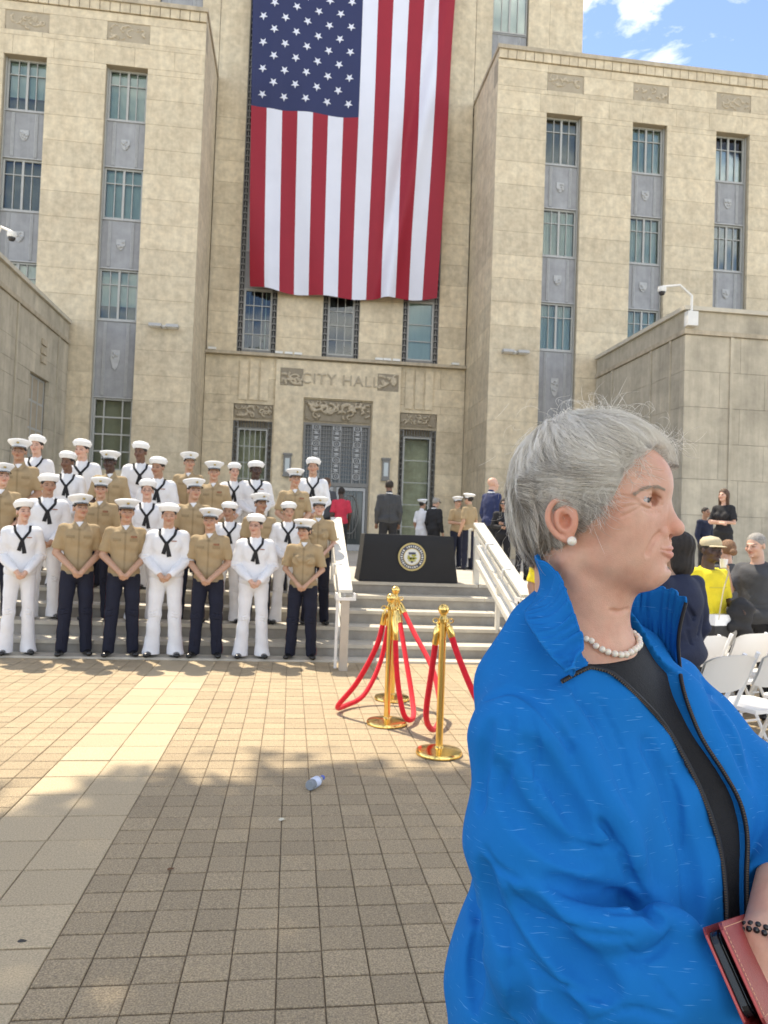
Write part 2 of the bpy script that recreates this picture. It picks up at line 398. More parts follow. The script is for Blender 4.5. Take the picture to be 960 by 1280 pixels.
def spandrel(parent, x0, x1, z0, z1, y, tall=False):
    p = MB().box(x0, x1, y, y+.05, z0, z1).build('spandrel_panel', SPAN, parent)
    w = x1-x0; s = MB(); 
    for c in (x0+w*.17, x1-w*.17-.09):
        for k in range(3): s.box(c+.032*k, c+.032*k+.022, y-.03, y-.002, z0+.04, z1-.04)
    s.build('fluted_strip', SPANL, p)
    cz = (z0+z1)/2; cx = (x0+x1)/2; h = .16 if not tall else .3
    e = MB(); R = random.Random(int(x0*10+z0*7))
    e.prism([(cx-.13, cz+h), (cx+.13, cz+h), (cx+.14, cz), (cx+.07, cz-h*.9), (cx, cz-h*1.15), (cx-.07, cz-h*.9), (cx-.14, cz)], y-.03, y-.002)
    for k in range(7): 
        a, b = cx+R.uniform(-.09, .09), cz+R.uniform(-h*.7, h*.7); e.lathe([(.045, 0), (.04, .02), (.02, .035), (0, .04)], (a, y-.03, b), 8, tilt=Matrix.Rotation(PI/2, 3, 'X'))
    e.build('emblem', SPANL, p, smooth=False)
    MB().box(x0, x1, y-.05, y+.02, z0-.035, z0-.002).build('panel_sill', SPANL, p); MB().box(x0, x1, y-.04, y+.02, z1+.002, z1+.03).build('panel_head', SPANL, p)
LEV = [(14.45, 16.1), (11.25, 12.9), (8.0, 9.63), (3.22, 5.5)]
def wing(side):
    xs0, xs1 = (6.35, 19.9) if side > 0 else (-16.9, -3.35)
    wl = MB().box(xs0+.13 if side > 0 else xs0, xs1 if side > 0 else xs1-.13, 24.55, 27.45, ZT, 18.0).build('wing_core', LIMED, hall)
    strips = [(8.1, 9.37), (11.2, 12.46), (14.29, 15.55)] if side > 0 else [(-6.4, -5.12), (-9.48, -8.2), (-12.6, -11.3)]
    holes = [(a, b, 3.22, 16.1) for a, b in strips]
    wall = MB()
    for a, b in strips: wall.box(a-.005, a+.0, 24.1, 24.5, 3.2, 16.1)
    # backing behind joints, split round the strips
    xx = xs0
    for a, b in sorted(strips)+[(xs1, xs1)]:
        if a > xx: wall.box(xx+.01, a-.012, 24.02, 24.54, ZT, 17.0)
        xx = b
    for a, b in strips: wall.box(a, b, 24.03, 24.54, 16.1, 17.0); wall.box(a, b, 24.03, 24.54, ZT, 3.21)
    wo = wall.build('front_wall', LIMED, hall)
    cz0 = ZT
    ashlar(wo, 'y', 24.0, xs0, xs1, cz0, 16.72, [(a, b, 3.22, 16.1) for a, b in strips], CH, 1.25, LIME, pool, top_z=16.72)
    plq = [(a-.02, b+.02, 16.88, 17.50) for a, b in strips]
    ashlar(wo, 'y', 24.0, xs0, xs1, 16.72, 17.78, plq, 1.06, 2.2, LIME, pool)
    for i, (a, b) in enumerate(strips):
        MB().box(a-.02, b+.02, 24.12, 24.16, 16.88, 17.5).build('plaque_recess', TRIM, wo)
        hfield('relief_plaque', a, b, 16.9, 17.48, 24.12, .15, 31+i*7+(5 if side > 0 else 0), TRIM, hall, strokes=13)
        for j, (z0, z1) in enumerate(LEV):
            if j < 3:
                kd = {(-1, 0, 0): 2, (-1, 0, 1): 2, (-1, 0, 2): 1, (-1, 1, 0): 1, (-1, 1, 1): 0, (-1, 1, 2): 1, (1, 0, 0): 0, (1, 0, 1): 3, (1, 0, 2): 3,
                      (1, 1, 0): 3, (1, 1, 1): 3, (1, 1, 2): 3, (1, 2, 0): 2, (1, 2, 1): 0, (1, 2, 2): 0}.get((side, i, j), 1)
                window(hall, a+.04, b-.04, z0, z1, 24.3, [0, .25, .5, .75, 1], [0, .72, 1], kd)
            else: window(hall, a+.04, b-.04, z0, z1, 24.3, [0, .24, .76, 1], 4, 0, heavy=True, glass=GLASSD)
            if j < 3: spandrel(hall, a+.04, b-.04, LEV[j+1][1]+.04, z0-.04, 24.26, tall=(j == 2))
        fr = MB(); fr.box(a, a+.038, 24.2, 24.4, 3.22, 16.1); fr.box(b-.038, b, 24.2, 24.4, 3.22, 16.1); fr.build('strip_frame', ALU, hall)
    # frieze and coping
    fz = MB(); x = xs0
    while x < xs1-.1:
        fz.box(x+.01, min(x+.30, xs1), 23.955, 24.5, 17.8, 18.1); x += .31
    fz.build('fluted_frieze', LIME, hall)['kind'] = 'stuff'
    cp = MB(); cp.box(xs0-.04 if side > 0 else xs0, xs1 if side > 0 else xs1+.04, 23.9, 27.4, 18.104, 18.24); cp.build('coping', TRIM, hall)
    MB().box(xs0, xs1, 24.0, 24.5, 17.0, 17.79).build('wall_band', LIMED, hall).location.y += .03
    # return towards the entrance bay, with a softly rounded corner
    rw = MB().box(*((6.48, 6.6) if side > 0 else (-3.6, -3.48)), 24.2, 27.4, ZT, 17.9).build('return_wall', LIMED, hall)
    c = 6.35 if side > 0 else -3.35
    ashlar(rw, 'x', c, 24.125, 27.4, ZT, 18.1, [], CH, 1.6, LIME, pool, th=.12, lim=0 if side < 0 else 300, inner=side, top_z=16.72)
wing(1); wing(-1)
# entrance bay ------------------------------------------
YB = 27.5
cs = [(-2.26, -.84), (.86, 2.24), (3.88, 5.27)]
ent = MB()
xx = -3.35
for a, b in cs+[(6.35, 6.35)]:
    ent.box(xx+.01, a-.01, YB+.03, YB+.6, 7.95, 26); xx = b
ent.box(-7.6, -3.36, YB+.03, YB+.6, 17.5, 18.3)
wo = ent.build('entrance_wall', LIMED, hall)
ashlar(wo, 'y', YB, -3.34, 6.34, 7.98, 25.4, [(a, b, 7.9, 26) for a, b in cs], CH, 1.3, LIME, pool, lim=400, top_z=16.72)
low = MB(); lowh = [(-2.26, -.84, ZT, 6.1), (.3, 2.8, ZT, 6.4), (3.9, 5.3, ZT, 6.1)]
xx = -3.34
for a, b, z0, z1 in lowh+[(6.34, 6.34, 0, 0)]:
    low.box(xx, a-.005, YB-.06, YB+.5, ZT, 7.9); 
    if b > a: low.box(a-.005, b+.005, YB-.06, YB+.5, z1, 7.9)
    xx = b+.005
wl = low.build('entrance_lower_wall', LIMED, hall)
ashlar(wl, 'y', YB-.1, -3.34, 6.34, ZT, 7.86, lowh, CH, 1.2, LIME, pool, th=.1, lim=400)
sl = MB(); sl.box(-.78, .26, YB-.2, YB-.105, ZT, 7.8); sl.box(2.84, 3.86, YB-.2, YB-.105, ZT, 7.8); sl.box(.26, 2.84, YB-.2, YB-.105, 6.45, 7.8)
cb = sl.build('portal_surround', LIME, hall)
for c0 in (-2.1, 4.05):
    for k in range(3): MB().box(c0+.38*k, c0+.38*k+.30, YB-.15, YB-.103, 6.25, 7.7).build('fluted_panel', LIME, hall)
MB().box(-3.34, 6.34, YB-.32, YB+.02, 7.865, 7.975).build('ledge', TRIM, hall)
for i, x in enumerate((-3.1, .0, -.35, -.7, 3.0, 3.3, 3.65, 5.9)):
    t = MB(); t.box(x-.14, x+.14, YB-.36, YB-.14, 7.98, 8.06); t.build('ledge_lamp', WHITEP, hall)
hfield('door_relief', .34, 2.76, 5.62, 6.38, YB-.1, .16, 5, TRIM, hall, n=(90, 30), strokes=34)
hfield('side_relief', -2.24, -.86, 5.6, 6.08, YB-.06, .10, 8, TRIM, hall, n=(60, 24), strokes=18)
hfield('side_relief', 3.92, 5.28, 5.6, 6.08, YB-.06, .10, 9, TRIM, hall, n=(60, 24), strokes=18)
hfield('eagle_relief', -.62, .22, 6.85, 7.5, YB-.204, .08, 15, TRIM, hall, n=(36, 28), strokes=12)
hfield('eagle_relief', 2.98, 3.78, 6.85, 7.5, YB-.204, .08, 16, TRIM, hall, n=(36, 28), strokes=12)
back = MB(); back.box(-2.26, -.84, YB+.0, YB+.05, 5.5, 6.1); back.box(.3, 2.8, YB-.03, YB+.05, 5.55, 6.4); back.box(3.9, 5.3, YB+.0, YB+.05, 5.5, 6.1); back.build('relief_backing', TRIM, hall)
tx = bpy.data.curves.new('inscription', 'FONT'); tx.body = 'CITY HALL'; tx.size = .56; tx.extrude = .02; tx.align_x = 'CENTER'; tx.space_character = 1.1
tx.materials.append(TRIM); to = bpy.data.objects.new('t', tx); COL.objects.link(to); bpy.context.view_layer.update(); tme = bpy.data.meshes.new_from_object(to.evaluated_get(bpy.context.evaluated_depsgraph_get())); bpy.data.objects.remove(to); to = bpy.data.objects.new('inscription', tme); link(to, hall); to.location = Vector((1.6, YB-.225, 6.97)) - ORG['city_hall']; to.rotation_euler = (PI/2, 0, 0)
def grille(x0, x1, z0, z1, y, nx, nz2, name='grille'):
    q = MB()
    for i in range(nx+1):
        x = x0+(x1-x0)*i/nx; q.box(x-.012, x+.012, y-.03, y, z0, z1)
    for j in range(nz2+1):
        z = z0+(z1-z0)*j/nz2; q.box(x0, x1, y-.026, y-.004, z-.01, z+.01)
    return q
for i, (a, b) in enumerate(cs):
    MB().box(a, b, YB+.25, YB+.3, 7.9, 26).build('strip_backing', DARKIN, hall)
    zz = 7.95
    q = MB()
    for sx in (a, b-.2):
        q.box(sx, sx+.03, YB+.05, YB+.2, zz, 26); q.box(sx+.17, sx+.2, YB+.05, YB+.2, zz, 26)
        z = zz
        while z < 26: q.box(sx+.03, sx+.17, YB+.08, YB+.12, z, z+.05); q.box(sx+.08, sx+.12, YB+.07, YB+.13, z+.05, z+.2); z += .24
    q.build('ornamental_jamb', GRILL, hall)
    MB().box(a+.2, b-.2, YB+.1, YB+.2, 7.95, 8.15).build('grille_sill', GRILL, hall)
    z = 8.15; 
    for k in range(6):
        if k == 0: 
            window(hall, a+.2, b-.2, z, 10.4, YB+.12, 3 if i != 2 else 1, 4 if i < 2 else [0, .32, .62, 1], (3, 0, 2)[i], name='window')
            z = 10.4
        else:
            spandrel(hall, a+.2, b-.2, z+.03, z+1.4, YB+.12); z += 1.43
            if z < 25: window(hall, a+.2, b-.2, z, z+1.75, YB+.12, 4, [0, .7, 1], 2)
            z += 1.75
# low window screens beside the door and the door itself
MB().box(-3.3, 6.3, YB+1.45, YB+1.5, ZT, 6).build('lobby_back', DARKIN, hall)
for i, (a, b) in enumerate(((-2.26, -.84), (3.9, 5.3))):
    q = MB()
    for sx in (a, b-.17):
        q.box(sx, sx+.025, YB+.02, YB+.12, ZT, 5.5); q.box(sx+.145, sx+.17, YB+.02, YB+.12, ZT, 5.5)
        z = ZT
        while z < 5.45: q.box(sx+.025, sx+.145, YB+.04, YB+.09, z, z+.035); q.tube([(sx+.085+.045*math.cos(t), YB+.065, z+.12+.06*math.sin(t)) for t in np.linspace(0, 2*PI, 9)[:-1]], .01, 5, closed=True); z += .21
    z = 5.3
    xx = a+.17
    while xx < b-.17: q.box(xx, xx+.02, YB+.03, YB+.1, 5.25, 5.5); xx += .1
    q.box(a+.17, b-.17, YB+.02, YB+.12, 5.22, 5.25)
    q.build('ornamental_jamb', GRILL, hall)
    window(hall, a+.17, b-.17, ZT+.1, 5.22, YB+.08, 5 if i == 0 else 1, 7 if i == 0 else 5, 0, name='window', glass=GLASSD)
dr = MB(); dr.box(.3, .38, YB-.02, YB+.15, ZT, 5.55); dr.box(2.72, 2.8, YB-.02, YB+.15, ZT, 5.55); dr.box(.38, 2.72, YB-.02, YB+.15, 5.47, 5.55); dr.box(.38, 2.72, YB-.04, YB+.15, 3.22, 3.36); dr.box(1.5, 1.6, YB-.02, YB+.15, ZT, 3.22)
door = dr.build('main_doorway', GRILL, hall)
MB().box(.38, 2.72, YB+.12, YB+.14, ZT, 5.5).build('door_glass', mat('dark_door_glass', (.05, .06, .06), .1), door)
q = grille(.38, 2.72, 3.36, 5.47, YB+.06, 24, 14)
q.build('lattice', GRILL, door)
q = MB()
for cx in (.78, 1.55, 2.32):
    q.box(cx-.16, cx-.135, YB-.02, YB+.04, 3.36, 5.47); q.box(cx+.135, cx+.16, YB-.02, YB+.04, 3.36, 5.47)
    z = 3.5; k = 0
    while z < 5.4:
        if k % 3 == 0: q.tube([(cx+.12*math.cos(t), YB+.0, z+.1+.12*math.sin(t)) for t in np.linspace(0, 2*PI, 17)[:-1]], .022, 6, closed=True); q.tube([(cx+.05*math.cos(t), YB+.0, z+.1+.05*math.sin(t)) for t in np.linspace(0, 2*PI, 11)[:-1]], .018, 6, closed=True); z += .26
        else: q.box(cx-.1, cx+.1, YB-.02, YB+.03, z, z+.03); q.box(cx-.1, cx+.1, YB-.02, YB+.03, z+.08, z+.11); q.box(cx-.06, cx+.06, YB-.03, YB+.02, z+.03, z+.08); z += .17
        k += 1
q.build('ring_ornament', SPANL, door)
for a, b in ((.4, 1.49), (1.61, 2.7)):
    l = MB(); l.box(a, a+.09, YB, YB+.07, ZT+.02, 3.2); l.box(b-.09, b, YB, YB+.07, ZT+.02, 3.2); l.box(a+.09, b-.09, YB, YB+.07, 3.08, 3.2); l.box(a+.09, b-.09, YB, YB+.07, ZT+.02, ZT+.25)
    lf = l.build('door_leaf', SPANL, door)
    cx = (a+b)/2
    o_ = MB(); o_.tube([(cx+.3*math.cos(t), YB+.03, 2.2+.72*math.sin(t)) for t in np.linspace(0, 2*PI, 25)[:-1]], .022, 6, closed=True)
    for k in range(-2, 3): o_.box(cx+k*.11-.008, cx+k*.11+.008, YB+.02, YB+.05, 1.3, 3.05)
    o_.build('oval_grille', GRILL, lf)
for x in (-.24, 3.4):
    s = MB(); s.box(x-.14, x+.14, YB-.32, YB-.205, 3.55, 4.27); s.box(x-.17, x+.17, YB-.36, YB-.205, 4.27, 4.34); s.box(x-.16, x+.16, YB-.34, YB-.205, 3.49, 3.55)
    sc = s.build('sconce', GRILL, hall); MB().box(x-.08, x+.08, YB-.335, YB-.322, 3.66, 4.16).build('sconce_glass', mat('frosted_glass', (.5, .55, .55), .3), sc)
# tower above the wings ---------------------------------
tw = MB(); tw.box(-7.6, -5.56, YB+.03, YB+1, 18.1, 25.4); tw.box(-4.0, -3.36, YB+.03, YB+1, 18.1, 25.4); tw.box(6.36, 6.99, YB+.03, YB+1, 18.1, 25.4); tw.box(8.45, 10.6, YB+.03, YB+1, 18.1, 25.4)
two = tw.build('tower_wall', LIMED, hall)
ashlar(two, 'y', YB, 6.35, 10.65, 18.1, 25.4, [(7.0, 8.44, 18.1, 24)], CH, 1.2, LIME, pool, lim=300, top_z=16.72)
ashlar(two, 'y', YB, -7.65, -3.35, 18.1, 25.4, [(-5.55, -4.01, 18.1, 24)], CH, 1.2, LIME, pool, lim=300, top_z=16.72)
MB().box(-7.6, 10.6, YB+.61, 38, ZT, 25.6).build('tower_core', LIME, hall)
for a, b in ((7.02, 8.42), (-5.53, -4.03)):
    window(hall, a, b, 21.3, 23.9, YB+.2, [0, .25, .5, .75, 1], [0, .72, 1], 2); spandrel(hall, a, b, 18.2, 21.22, YB+.18, tall=True)
MB().box(-7.7, 10.7, YB-.1, 38.1, 25.62, 25.8).build('tower_coping', TRIM, hall)
o = pool.build('upper_stone_blocks', LIME, hall); o['kind'] = 'stuff'
o.data.materials[0] = mat('limestone_courses', (.65, .555, .395), .85, var=.17, scale=4.5, bump=.35, bscale=9, coord='World', island=.07, col2=(.585, .485, .335), streak=.10)
# pairs of flood lamps on the wings
for (x, z, lb) in ((-4.23, 7.81, 'pair of small white flood lamps fixed to the left wing wall'), (7.2, 7.75, 'pair of small white flood lamps fixed to the right wing wall')):
    t = thing('wall_lamp', lb, 'wall lamp', (x, 24.0, z), group='flood lamp pairs on the wings')
    b = MB(); b.box(x-.06, x+.06, 23.9, 23.996, z-.05, z+.05); b.bar((x-.3, 23.86, z), (x+.3, 23.86, z), .04, .03); b.build('bracket', WHITEP, t)
    for s in (-1, 1):
        h = MB(); cx = x+s*.26
        h.prism([(23.66, z-.045), (23.94, z-.045), (23.9, z+.06), (23.72, z+.06)], cx-.19, cx+.19, ax='x')
        hh = h.build('lamp_head', mat('grey_lamp_metal', (.42, .41, .38), .5), t)
        MB().box(cx-.16, cx+.16, 23.68, 23.92, z-.055, z-.047).build('lamp_lens', WHITEP, hh)
# ================================================================ low side buildings
def side_building(side):
    X = 10.09 if side > 0 else -7.1; s = side
    b = thing('side_pavilion', 'low weathered grey limestone pavilion on the ' + ('right behind the woman, camera on its corner' if s > 0 else 'left behind the uniformed group, one narrow window'),
              'building', (X, 18.2, 0))
    far = X+s*9; x0, x1 = min(X, far), max(X, far); pl = MB()
    g = .02
    core = MB().box(x0+.13 if s > 0 else x0, x1 if s > 0 else x1-.13, 18.33 if s > 0 else 16.33, 23.95, -.04, 7.45).build('wall_core', LIMEG if s > 0 else LIMED, b)
    yf = 18.2 if s > 0 else 16.2
    # front
    ashlar(core, 'y', yf, x0, x1, -.04, 7.05, [], .95, 1.24, LIMEG, pl, lim=0, th=.12)
    hole = [(20.75, 22.3, 2.6, 5.55)] if s < 0 else []
    ashlar(core, 'x', X, yf+.125, 23.95, -.04, 7.05, hole, .95, 1.35, LIMEG, pl, lim=0, inner=s, th=.12)
    o = pl.build('stone_blocks', mat('weathered_courses', (.52, .46, .35), .9, var=.13, scale=3, bump=.4, bscale=10, coord='World', island=.04, col2=(.43, .38, .29), streak=.18), b); o['kind'] = 'stuff'
    # pilaster strips
    p = MB()
    for y in ((18.0, 19.6, 22.9) if s < 0 else (18.9, 20.0, 22.6)):
        xa, xb = (X-.035, X-.002) if s > 0 else (X+.002, X+.035)
        p.box(xa, xb, y, y+.09, 0, 7.05)
    if s > 0: p.box(11.36, 11.44, yf-.035, yf-.002, 0, 7.05)
    p.build('pilaster_strip', LIMEG, b)
    e = .08
    if s > 0: xa, xb = X-e, x1
    else: xa, xb = x0, X+e
    c = MB(); c.box(xa+.03*(s > 0), xb-.03*(s < 0), yf-.05, 23.9, 7.06, 7.18); c.build('string_course', TRIM, b)
    MB().box(min(X, far), max(X, far), yf, 23.9, 7.19, 7.68).build('parapet', LIMEG, b)
    MB().box(xa, xb, yf-e, 23.9, 7.69, 7.80).build('coping', mat('pale_coping', (.55, .50, .40), .8, var=.1, scale=3, coord='World'), b)
    if s < 0:
        wf = MB()
        for y in np.linspace(20.8, 22.2, 4): wf.box(X-.16, X-.12, y, y+.06, 2.65, 5.5)
        for z in (2.62, 3.3, 4.05, 4.8, 5.48): wf.box(X-.165, X-.125, 20.78, 22.3, z, z+.06)
        wn = wf.build('window', ALU, b); MB().box(X-.2, X-.18, 20.76, 22.29, 2.61, 5.54).build('pane', mat('dark_pane', (.03, .035, .035), .12), wn)
        rr = MB().box(X-.5, X-.13, 20.75, 20.77, 2.6, 5.55).box(X-.5, X-.13, 22.28, 22.3, 2.6, 5.55).box(X-.5, X-.13, 20.77, 22.28, 5.53, 5.55); rr.build('window_reveal', TRIM, b)
        pq = MB()
        for z in (5.95, 6.2, 6.45): pq.box(X+.003, X+.05, 21.45, 21.85, z, z+.16)
        pq.build('carved_plaque', TRIM, b)
    return b
side_building(1); side_building(-1)
# security cameras
def sec_cam(base, bend, tip, lb, box=True):
    t = thing('security_camera', lb, 'security camera', base)
    MB().tube([base, (base[0], base[1], bend[2]-.25), bend, tip], .035, 8).build('arm', WHITEP, t, smooth=True)
    if box: MB().box(base[0]-.14, base[0]+.14, base[1]-.1, base[1]+.1, base[2]-.1, base[2]+.28).build('mount_box', WHITEP, t)
    x, y, z = tip
    h = MB().lathe([(.03, .02), (.10, 0), (.11, -.08), (.095, -.13)], (x, y, z), 16).build('camera_housing', WHITEP, t, smooth=True)
    MB().lathe([(.085, -.13), (.085, -.16), (.06, -.21), (0, -.23)], (x, y, z), 16).build('dome', mat('dark_dome', (.03, .03, .035), .1), t, smooth=True)
sec_cam((10.2, 18.12, 7.35), (9.85, 18.1, 8.3), (9.36, 18.1, 8.22), 'white dome security camera on an arm at the right pavilion corner')
sec_cam((-7.3, 18.6, 7.8), (-7.2, 18.6, 8.55), (-6.95, 18.6, 8.45), 'white dome security camera over the left pavilion parapet', box=False)
# ================================================================ flag
FX0, FX1, FZ0, FZ1, FY = -2.28, 5.2, 10.35, 23.0, 26.9
flag = thing('national_flag', 'huge stars and stripes flag hanging vertically down the entrance facade', 'flag', ((FX0+FX1)/2, FY, FZ0))
def flag_pt(u, v, dy=0.0):
    """u 0..1 across, v 0 bottom..1 top"""
    x0 = -1.84 + (-2.22+1.84)*v**.8; x1 = 5.10+(5.42-5.10)*v**.9
    x = x0+(x1-x0)*u; z = FZ0-.18 + .42*abs(u-.42)**1.6*1.6*(1-v) + (FZ1-FZ0)*v
    fold = .13*math.sin(u*19+v*5)*(.35+.65*(1-v)) + .16*math.exp(-((u-.86+(.5-v)*.28)/.045)**2) - .16*math.exp(-((u-.80+(.5-v)*.28)/.04)**2)
    fold += .10*math.exp(-((u-.10)/.05)**2) + .06*math.sin(v*9+u*4)
    z += .02*math.sin(u*19+1)*(1-v)
    return (x, FY+.25-fold+dy, z)
FR = mat('flag_red', (.30, .005, .02), .65, var=.05, scale=1, coord='World'); FWH = mat('flag_white', (.68, .70, .78), .65, var=.03, scale=1, coord='World'); FB = mat('flag_blue', (.012, .020, .085), .65, var=.05, scale=1, coord='World')
CU, CV = 7/13, .54
def flag_patch(u0, u1, v0, v1, mt, name, nu=10, nv=90):
    V = [flag_pt(u0+(u1-u0)*i/nu, v0+(v1-v0)*j/nv) for j in range(nv+1) for i in range(nu+1)]
    F = [(j*(nu+1)+i, j*(nu+1)+i+1, (j+1)*(nu+1)+i+1, (j+1)*(nu+1)+i) for j in range(nv) for i in range(nu)]
    o = mesh(name, np.array(V), F, mt, flag, smooth=True); return o
for k in range(13):
    flag_patch(k/13, (k+1)/13, 0, CV if k < 7 else 1, FR if k % 2 == 0 else FWH, 'red_stripe' if k % 2 == 0 else 'white_stripe', nv=60 if k < 7 else 100)
canton = flag_patch(0, CU, CV, 1, FB, 'canton', 50, 60)
Wf, Hf = 7.4, FZ1-FZ0
for c in range(9):
    n = 6 if c % 2 == 0 else 5
    for r in range(n):
        u = CU*(c+1)/10; v = CV+(1-CV)*((2*r+1+(0 if n == 6 else 1))/12); v = CV + .0 + (v-CV)
        V = []; R_ = .165
        for k in range(10):
            a = PI/2+PI/5*k+PI; rr = R_ if k % 2 == 0 else R_*.4
            V.append(flag_pt(u+rr*math.cos(a)/Wf, v+rr*math.sin(a)/Hf, -.02))
        V.append(flag_pt(u, v, -.025))
        mesh('star', np.array(V), [(10, k, (k+1) % 10) for k in range(10)], FWH, flag)
# ================================================================ implicit-surface modelling
def snet(f, lo, h):
    nx, ny, nz = f.shape; ins = f < 0
    c = [ins[i:nx-1+i, j:ny-1+j, k:nz-1+k] for i in (0, 1) for j in (0, 1) for k in (0, 1)]
    s = sum(a.astype(np.int8) for a in c); act = (s > 0) & (s < 8)
    I = np.argwhere(act); ids = np.full(act.shape, -1, np.int32); ids[act] = np.arange(len(I))
    offs = np.array([(i, j, k) for i in (0, 1) for j in (0, 1) for k in (0, 1)])
    val = np.stack([f[I[:, 0]+o[0], I[:, 1]+o[1], I[:, 2]+o[2]] for o in offs], 1)
    acc = np.zeros((len(I), 3), np.float32); cnt = np.zeros(len(I), np.float32)
    for a in range(8):
        for b in range(a+1, 8):
            if abs(offs[a]-offs[b]).sum() != 1: continue
            va, vb = val[:, a], val[:, b]; m = (va < 0) != (vb < 0)
            t = np.where(m, va/(va-vb+1e-12), 0)[:, None]
            acc += np.where(m[:, None], offs[a]+(offs[b]-offs[a])*t, 0); cnt += m
    V = (I+acc/cnt[:, None])*h+np.array(lo); Q = []
    for ax in range(3):
        A = ins[:-1] if ax == 0 else ins[:, :-1] if ax == 1 else ins[:, :, :-1]
        B = ins[1:] if ax == 0 else ins[:, 1:] if ax == 1 else ins[:, :, 1:]
        e = np.argwhere(A != B); u, v = [(1, 2), (2, 0), (0, 1)][ax]
        e = e[(e[:, u] > 0) & (e[:, v] > 0) & (e[:, u] < ids.shape[u]) & (e[:, v] < ids.shape[v])]
        def cid(du, dv):
            q = e.copy(); q[:, u] += du; q[:, v] += dv; return ids[q[:, 0], q[:, 1], q[:, 2]]
        q = np.stack([cid(-1, -1), cid(0, -1), cid(0, 0), cid(-1, 0)], 1)
        fl = A[e[:, 0], e[:, 1], e[:, 2]]
        q[~fl] = q[~fl][:, ::-1]; Q.append(q)
    F = np.concatenate(Q); F = F[(F >= 0).all(1)]
    return V.astype(np.float32), F
class Vol:
    def __init__(s, lo, hi, h):
        s.lo = np.array(lo, float); s.h = h; n = np.ceil((np.array(hi)-s.lo)/h).astype(int)+1
        s.ax = [(s.lo[i]+np.arange(n[i])*h).astype(np.float32) for i in range(3)]
        s.f = np.full(tuple(n), .06, np.float32)
    def win(s, lo, hi):
        sl = []
        for i in range(3):
            a = int(np.floor((lo[i]-s.lo[i])/s.h)); b = int(np.ceil((hi[i]-s.lo[i])/s.h))+1
            a = max(a, 0); b = min(b, len(s.ax[i]))
            if b <= a: return None, None
            sl.append(slice(a, b))
        P = (s.ax[0][sl[0]][:, None, None], s.ax[1][sl[1]][None, :, None], s.ax[2][sl[2]][None, None, :])
        return tuple(sl), P
    def add(s, pr, k=.01, op='u'):
        lo, hi, fn = pr; m = k+2.5*s.h+(.012 if op != 'u' else 0)
        if op == 'u': m += .03
        sl, P = s.win(np.array(lo)-m, np.array(hi)+m)
        if sl is None: return s
        d = fn(*P); a = s.f[sl]
        if op == 'u':
            if k <= 0: s.f[sl] = np.minimum(a, d)
            else:
                hh = np.clip(.5+.5*(a-d)/k, 0, 1); s.f[sl] = a+(d-a)*hh-k*hh*(1-hh)
        elif op == 's':
            d = -d; hh = np.clip(.5+.5*(d-a)/k, 0, 1) if k > 0 else (d > a); s.f[sl] = a+(d-a)*hh+(k*hh*(1-hh) if k > 0 else 0)
        elif op == 'disp': s.f[sl] = a+d
        return s
    def cut(s, fn, k=0):
        """keep only where fn>=0 ... subtract the region fn<0, anywhere in the volume"""
        P = (s.ax[0][:, None, None], s.ax[1][None, :, None], s.ax[2][None, None, :]); d = -fn(*P)
        s.f = np.maximum(s.f, d) if k <= 0 else (lambda hh: s.f+(d-s.f)*hh+k*hh*(1-hh))(np.clip(.5+.5*(d-s.f)/k, 0, 1)); return s
    def mesh(s):
        s.f[0] = s.f[-1] = .05; s.f[:, 0] = s.f[:, -1] = .05; s.f[:, :, 0] = s.f[:, :, -1] = .05
        return snet(s.f, s.lo, s.h)
    def sample(s, p):
        q = (np.asarray(p, float)-s.lo)/s.h; n = np.array(s.f.shape)-1
        q = np.clip(q, 0, n-1.001); i = q.astype(int); t = q-i; r = 0
        for a in (0, 1):
            for b in (0, 1):
                for c in (0, 1):
                    w = (t[..., 0] if a else 1-t[..., 0])*(t[..., 1] if b else 1-t[..., 1])*(t[..., 2] if c else 1-t[..., 2])
                    r = r+w*s.f[i[..., 0]+a, i[..., 1]+b, i[..., 2]+c]
        return r
    def march(s, p, d, L=1.5, step=None):
        """first surface point from p along d (arrays of points allowed)"""
        p = np.atleast_2d(np.asarray(p, float)); d = np.asarray(d, float); d = d/np.linalg.norm(d, axis=-1, keepdims=True)
        if d.ndim == 1: d = np.repeat(d[None], len(p), 0)
        st = step or s.h*.5; T = np.arange(0, L, st); out = p+d*L; done = np.zeros(len(p), bool)
        for t in T:
            q = p+d*t; inb = ((q >= s.lo) & (q <= s.lo+s.h*(np.array(s.f.shape)-1))).all(1)
            v = np.where(inb, s.sample(q), 1); hit = (v < 0) & ~done; out[hit] = q[hit]-d[hit]*st*.5; done |= hit
        return out, done
def cap(a, b, ra, rb=None, sq=None):
    a = np.array(a, float); b = np.array(b, float); rb = ra if rb is None else rb; R = max(ra, rb); ab = b-a; L = max(float(ab@ab), 1e-9)
    if sq is None:
        def fn(X, Y, Z):
            x, y, z = X-a[0], Y-a[1], Z-a[2]; t = np.clip((x*ab[0]+y*ab[1]+z*ab[2])/L, 0, 1)
            return np.sqrt((x-t*ab[0])**2+(y-t*ab[1])**2+(z-t*ab[2])**2)-(ra+(rb-ra)*t)
        return np.minimum(a, b)-R, np.maximum(a, b)+R, fn
    q = np.array(sq, float)
    def fn(X, Y, Z):
        x, y, z = X-a[0], Y-a[1], Z-a[2]; t = np.clip((x*ab[0]+y*ab[1]+z*ab[2])/L, 0, 1)
        return (np.sqrt(((x-t*ab[0])/q[0])**2+((y-t*ab[1])/q[1])**2+((z-t*ab[2])/q[2])**2)-(ra+(rb-ra)*t))*q.min()
    return np.minimum(a, b)-R*q, np.maximum(a, b)+R*q, fn
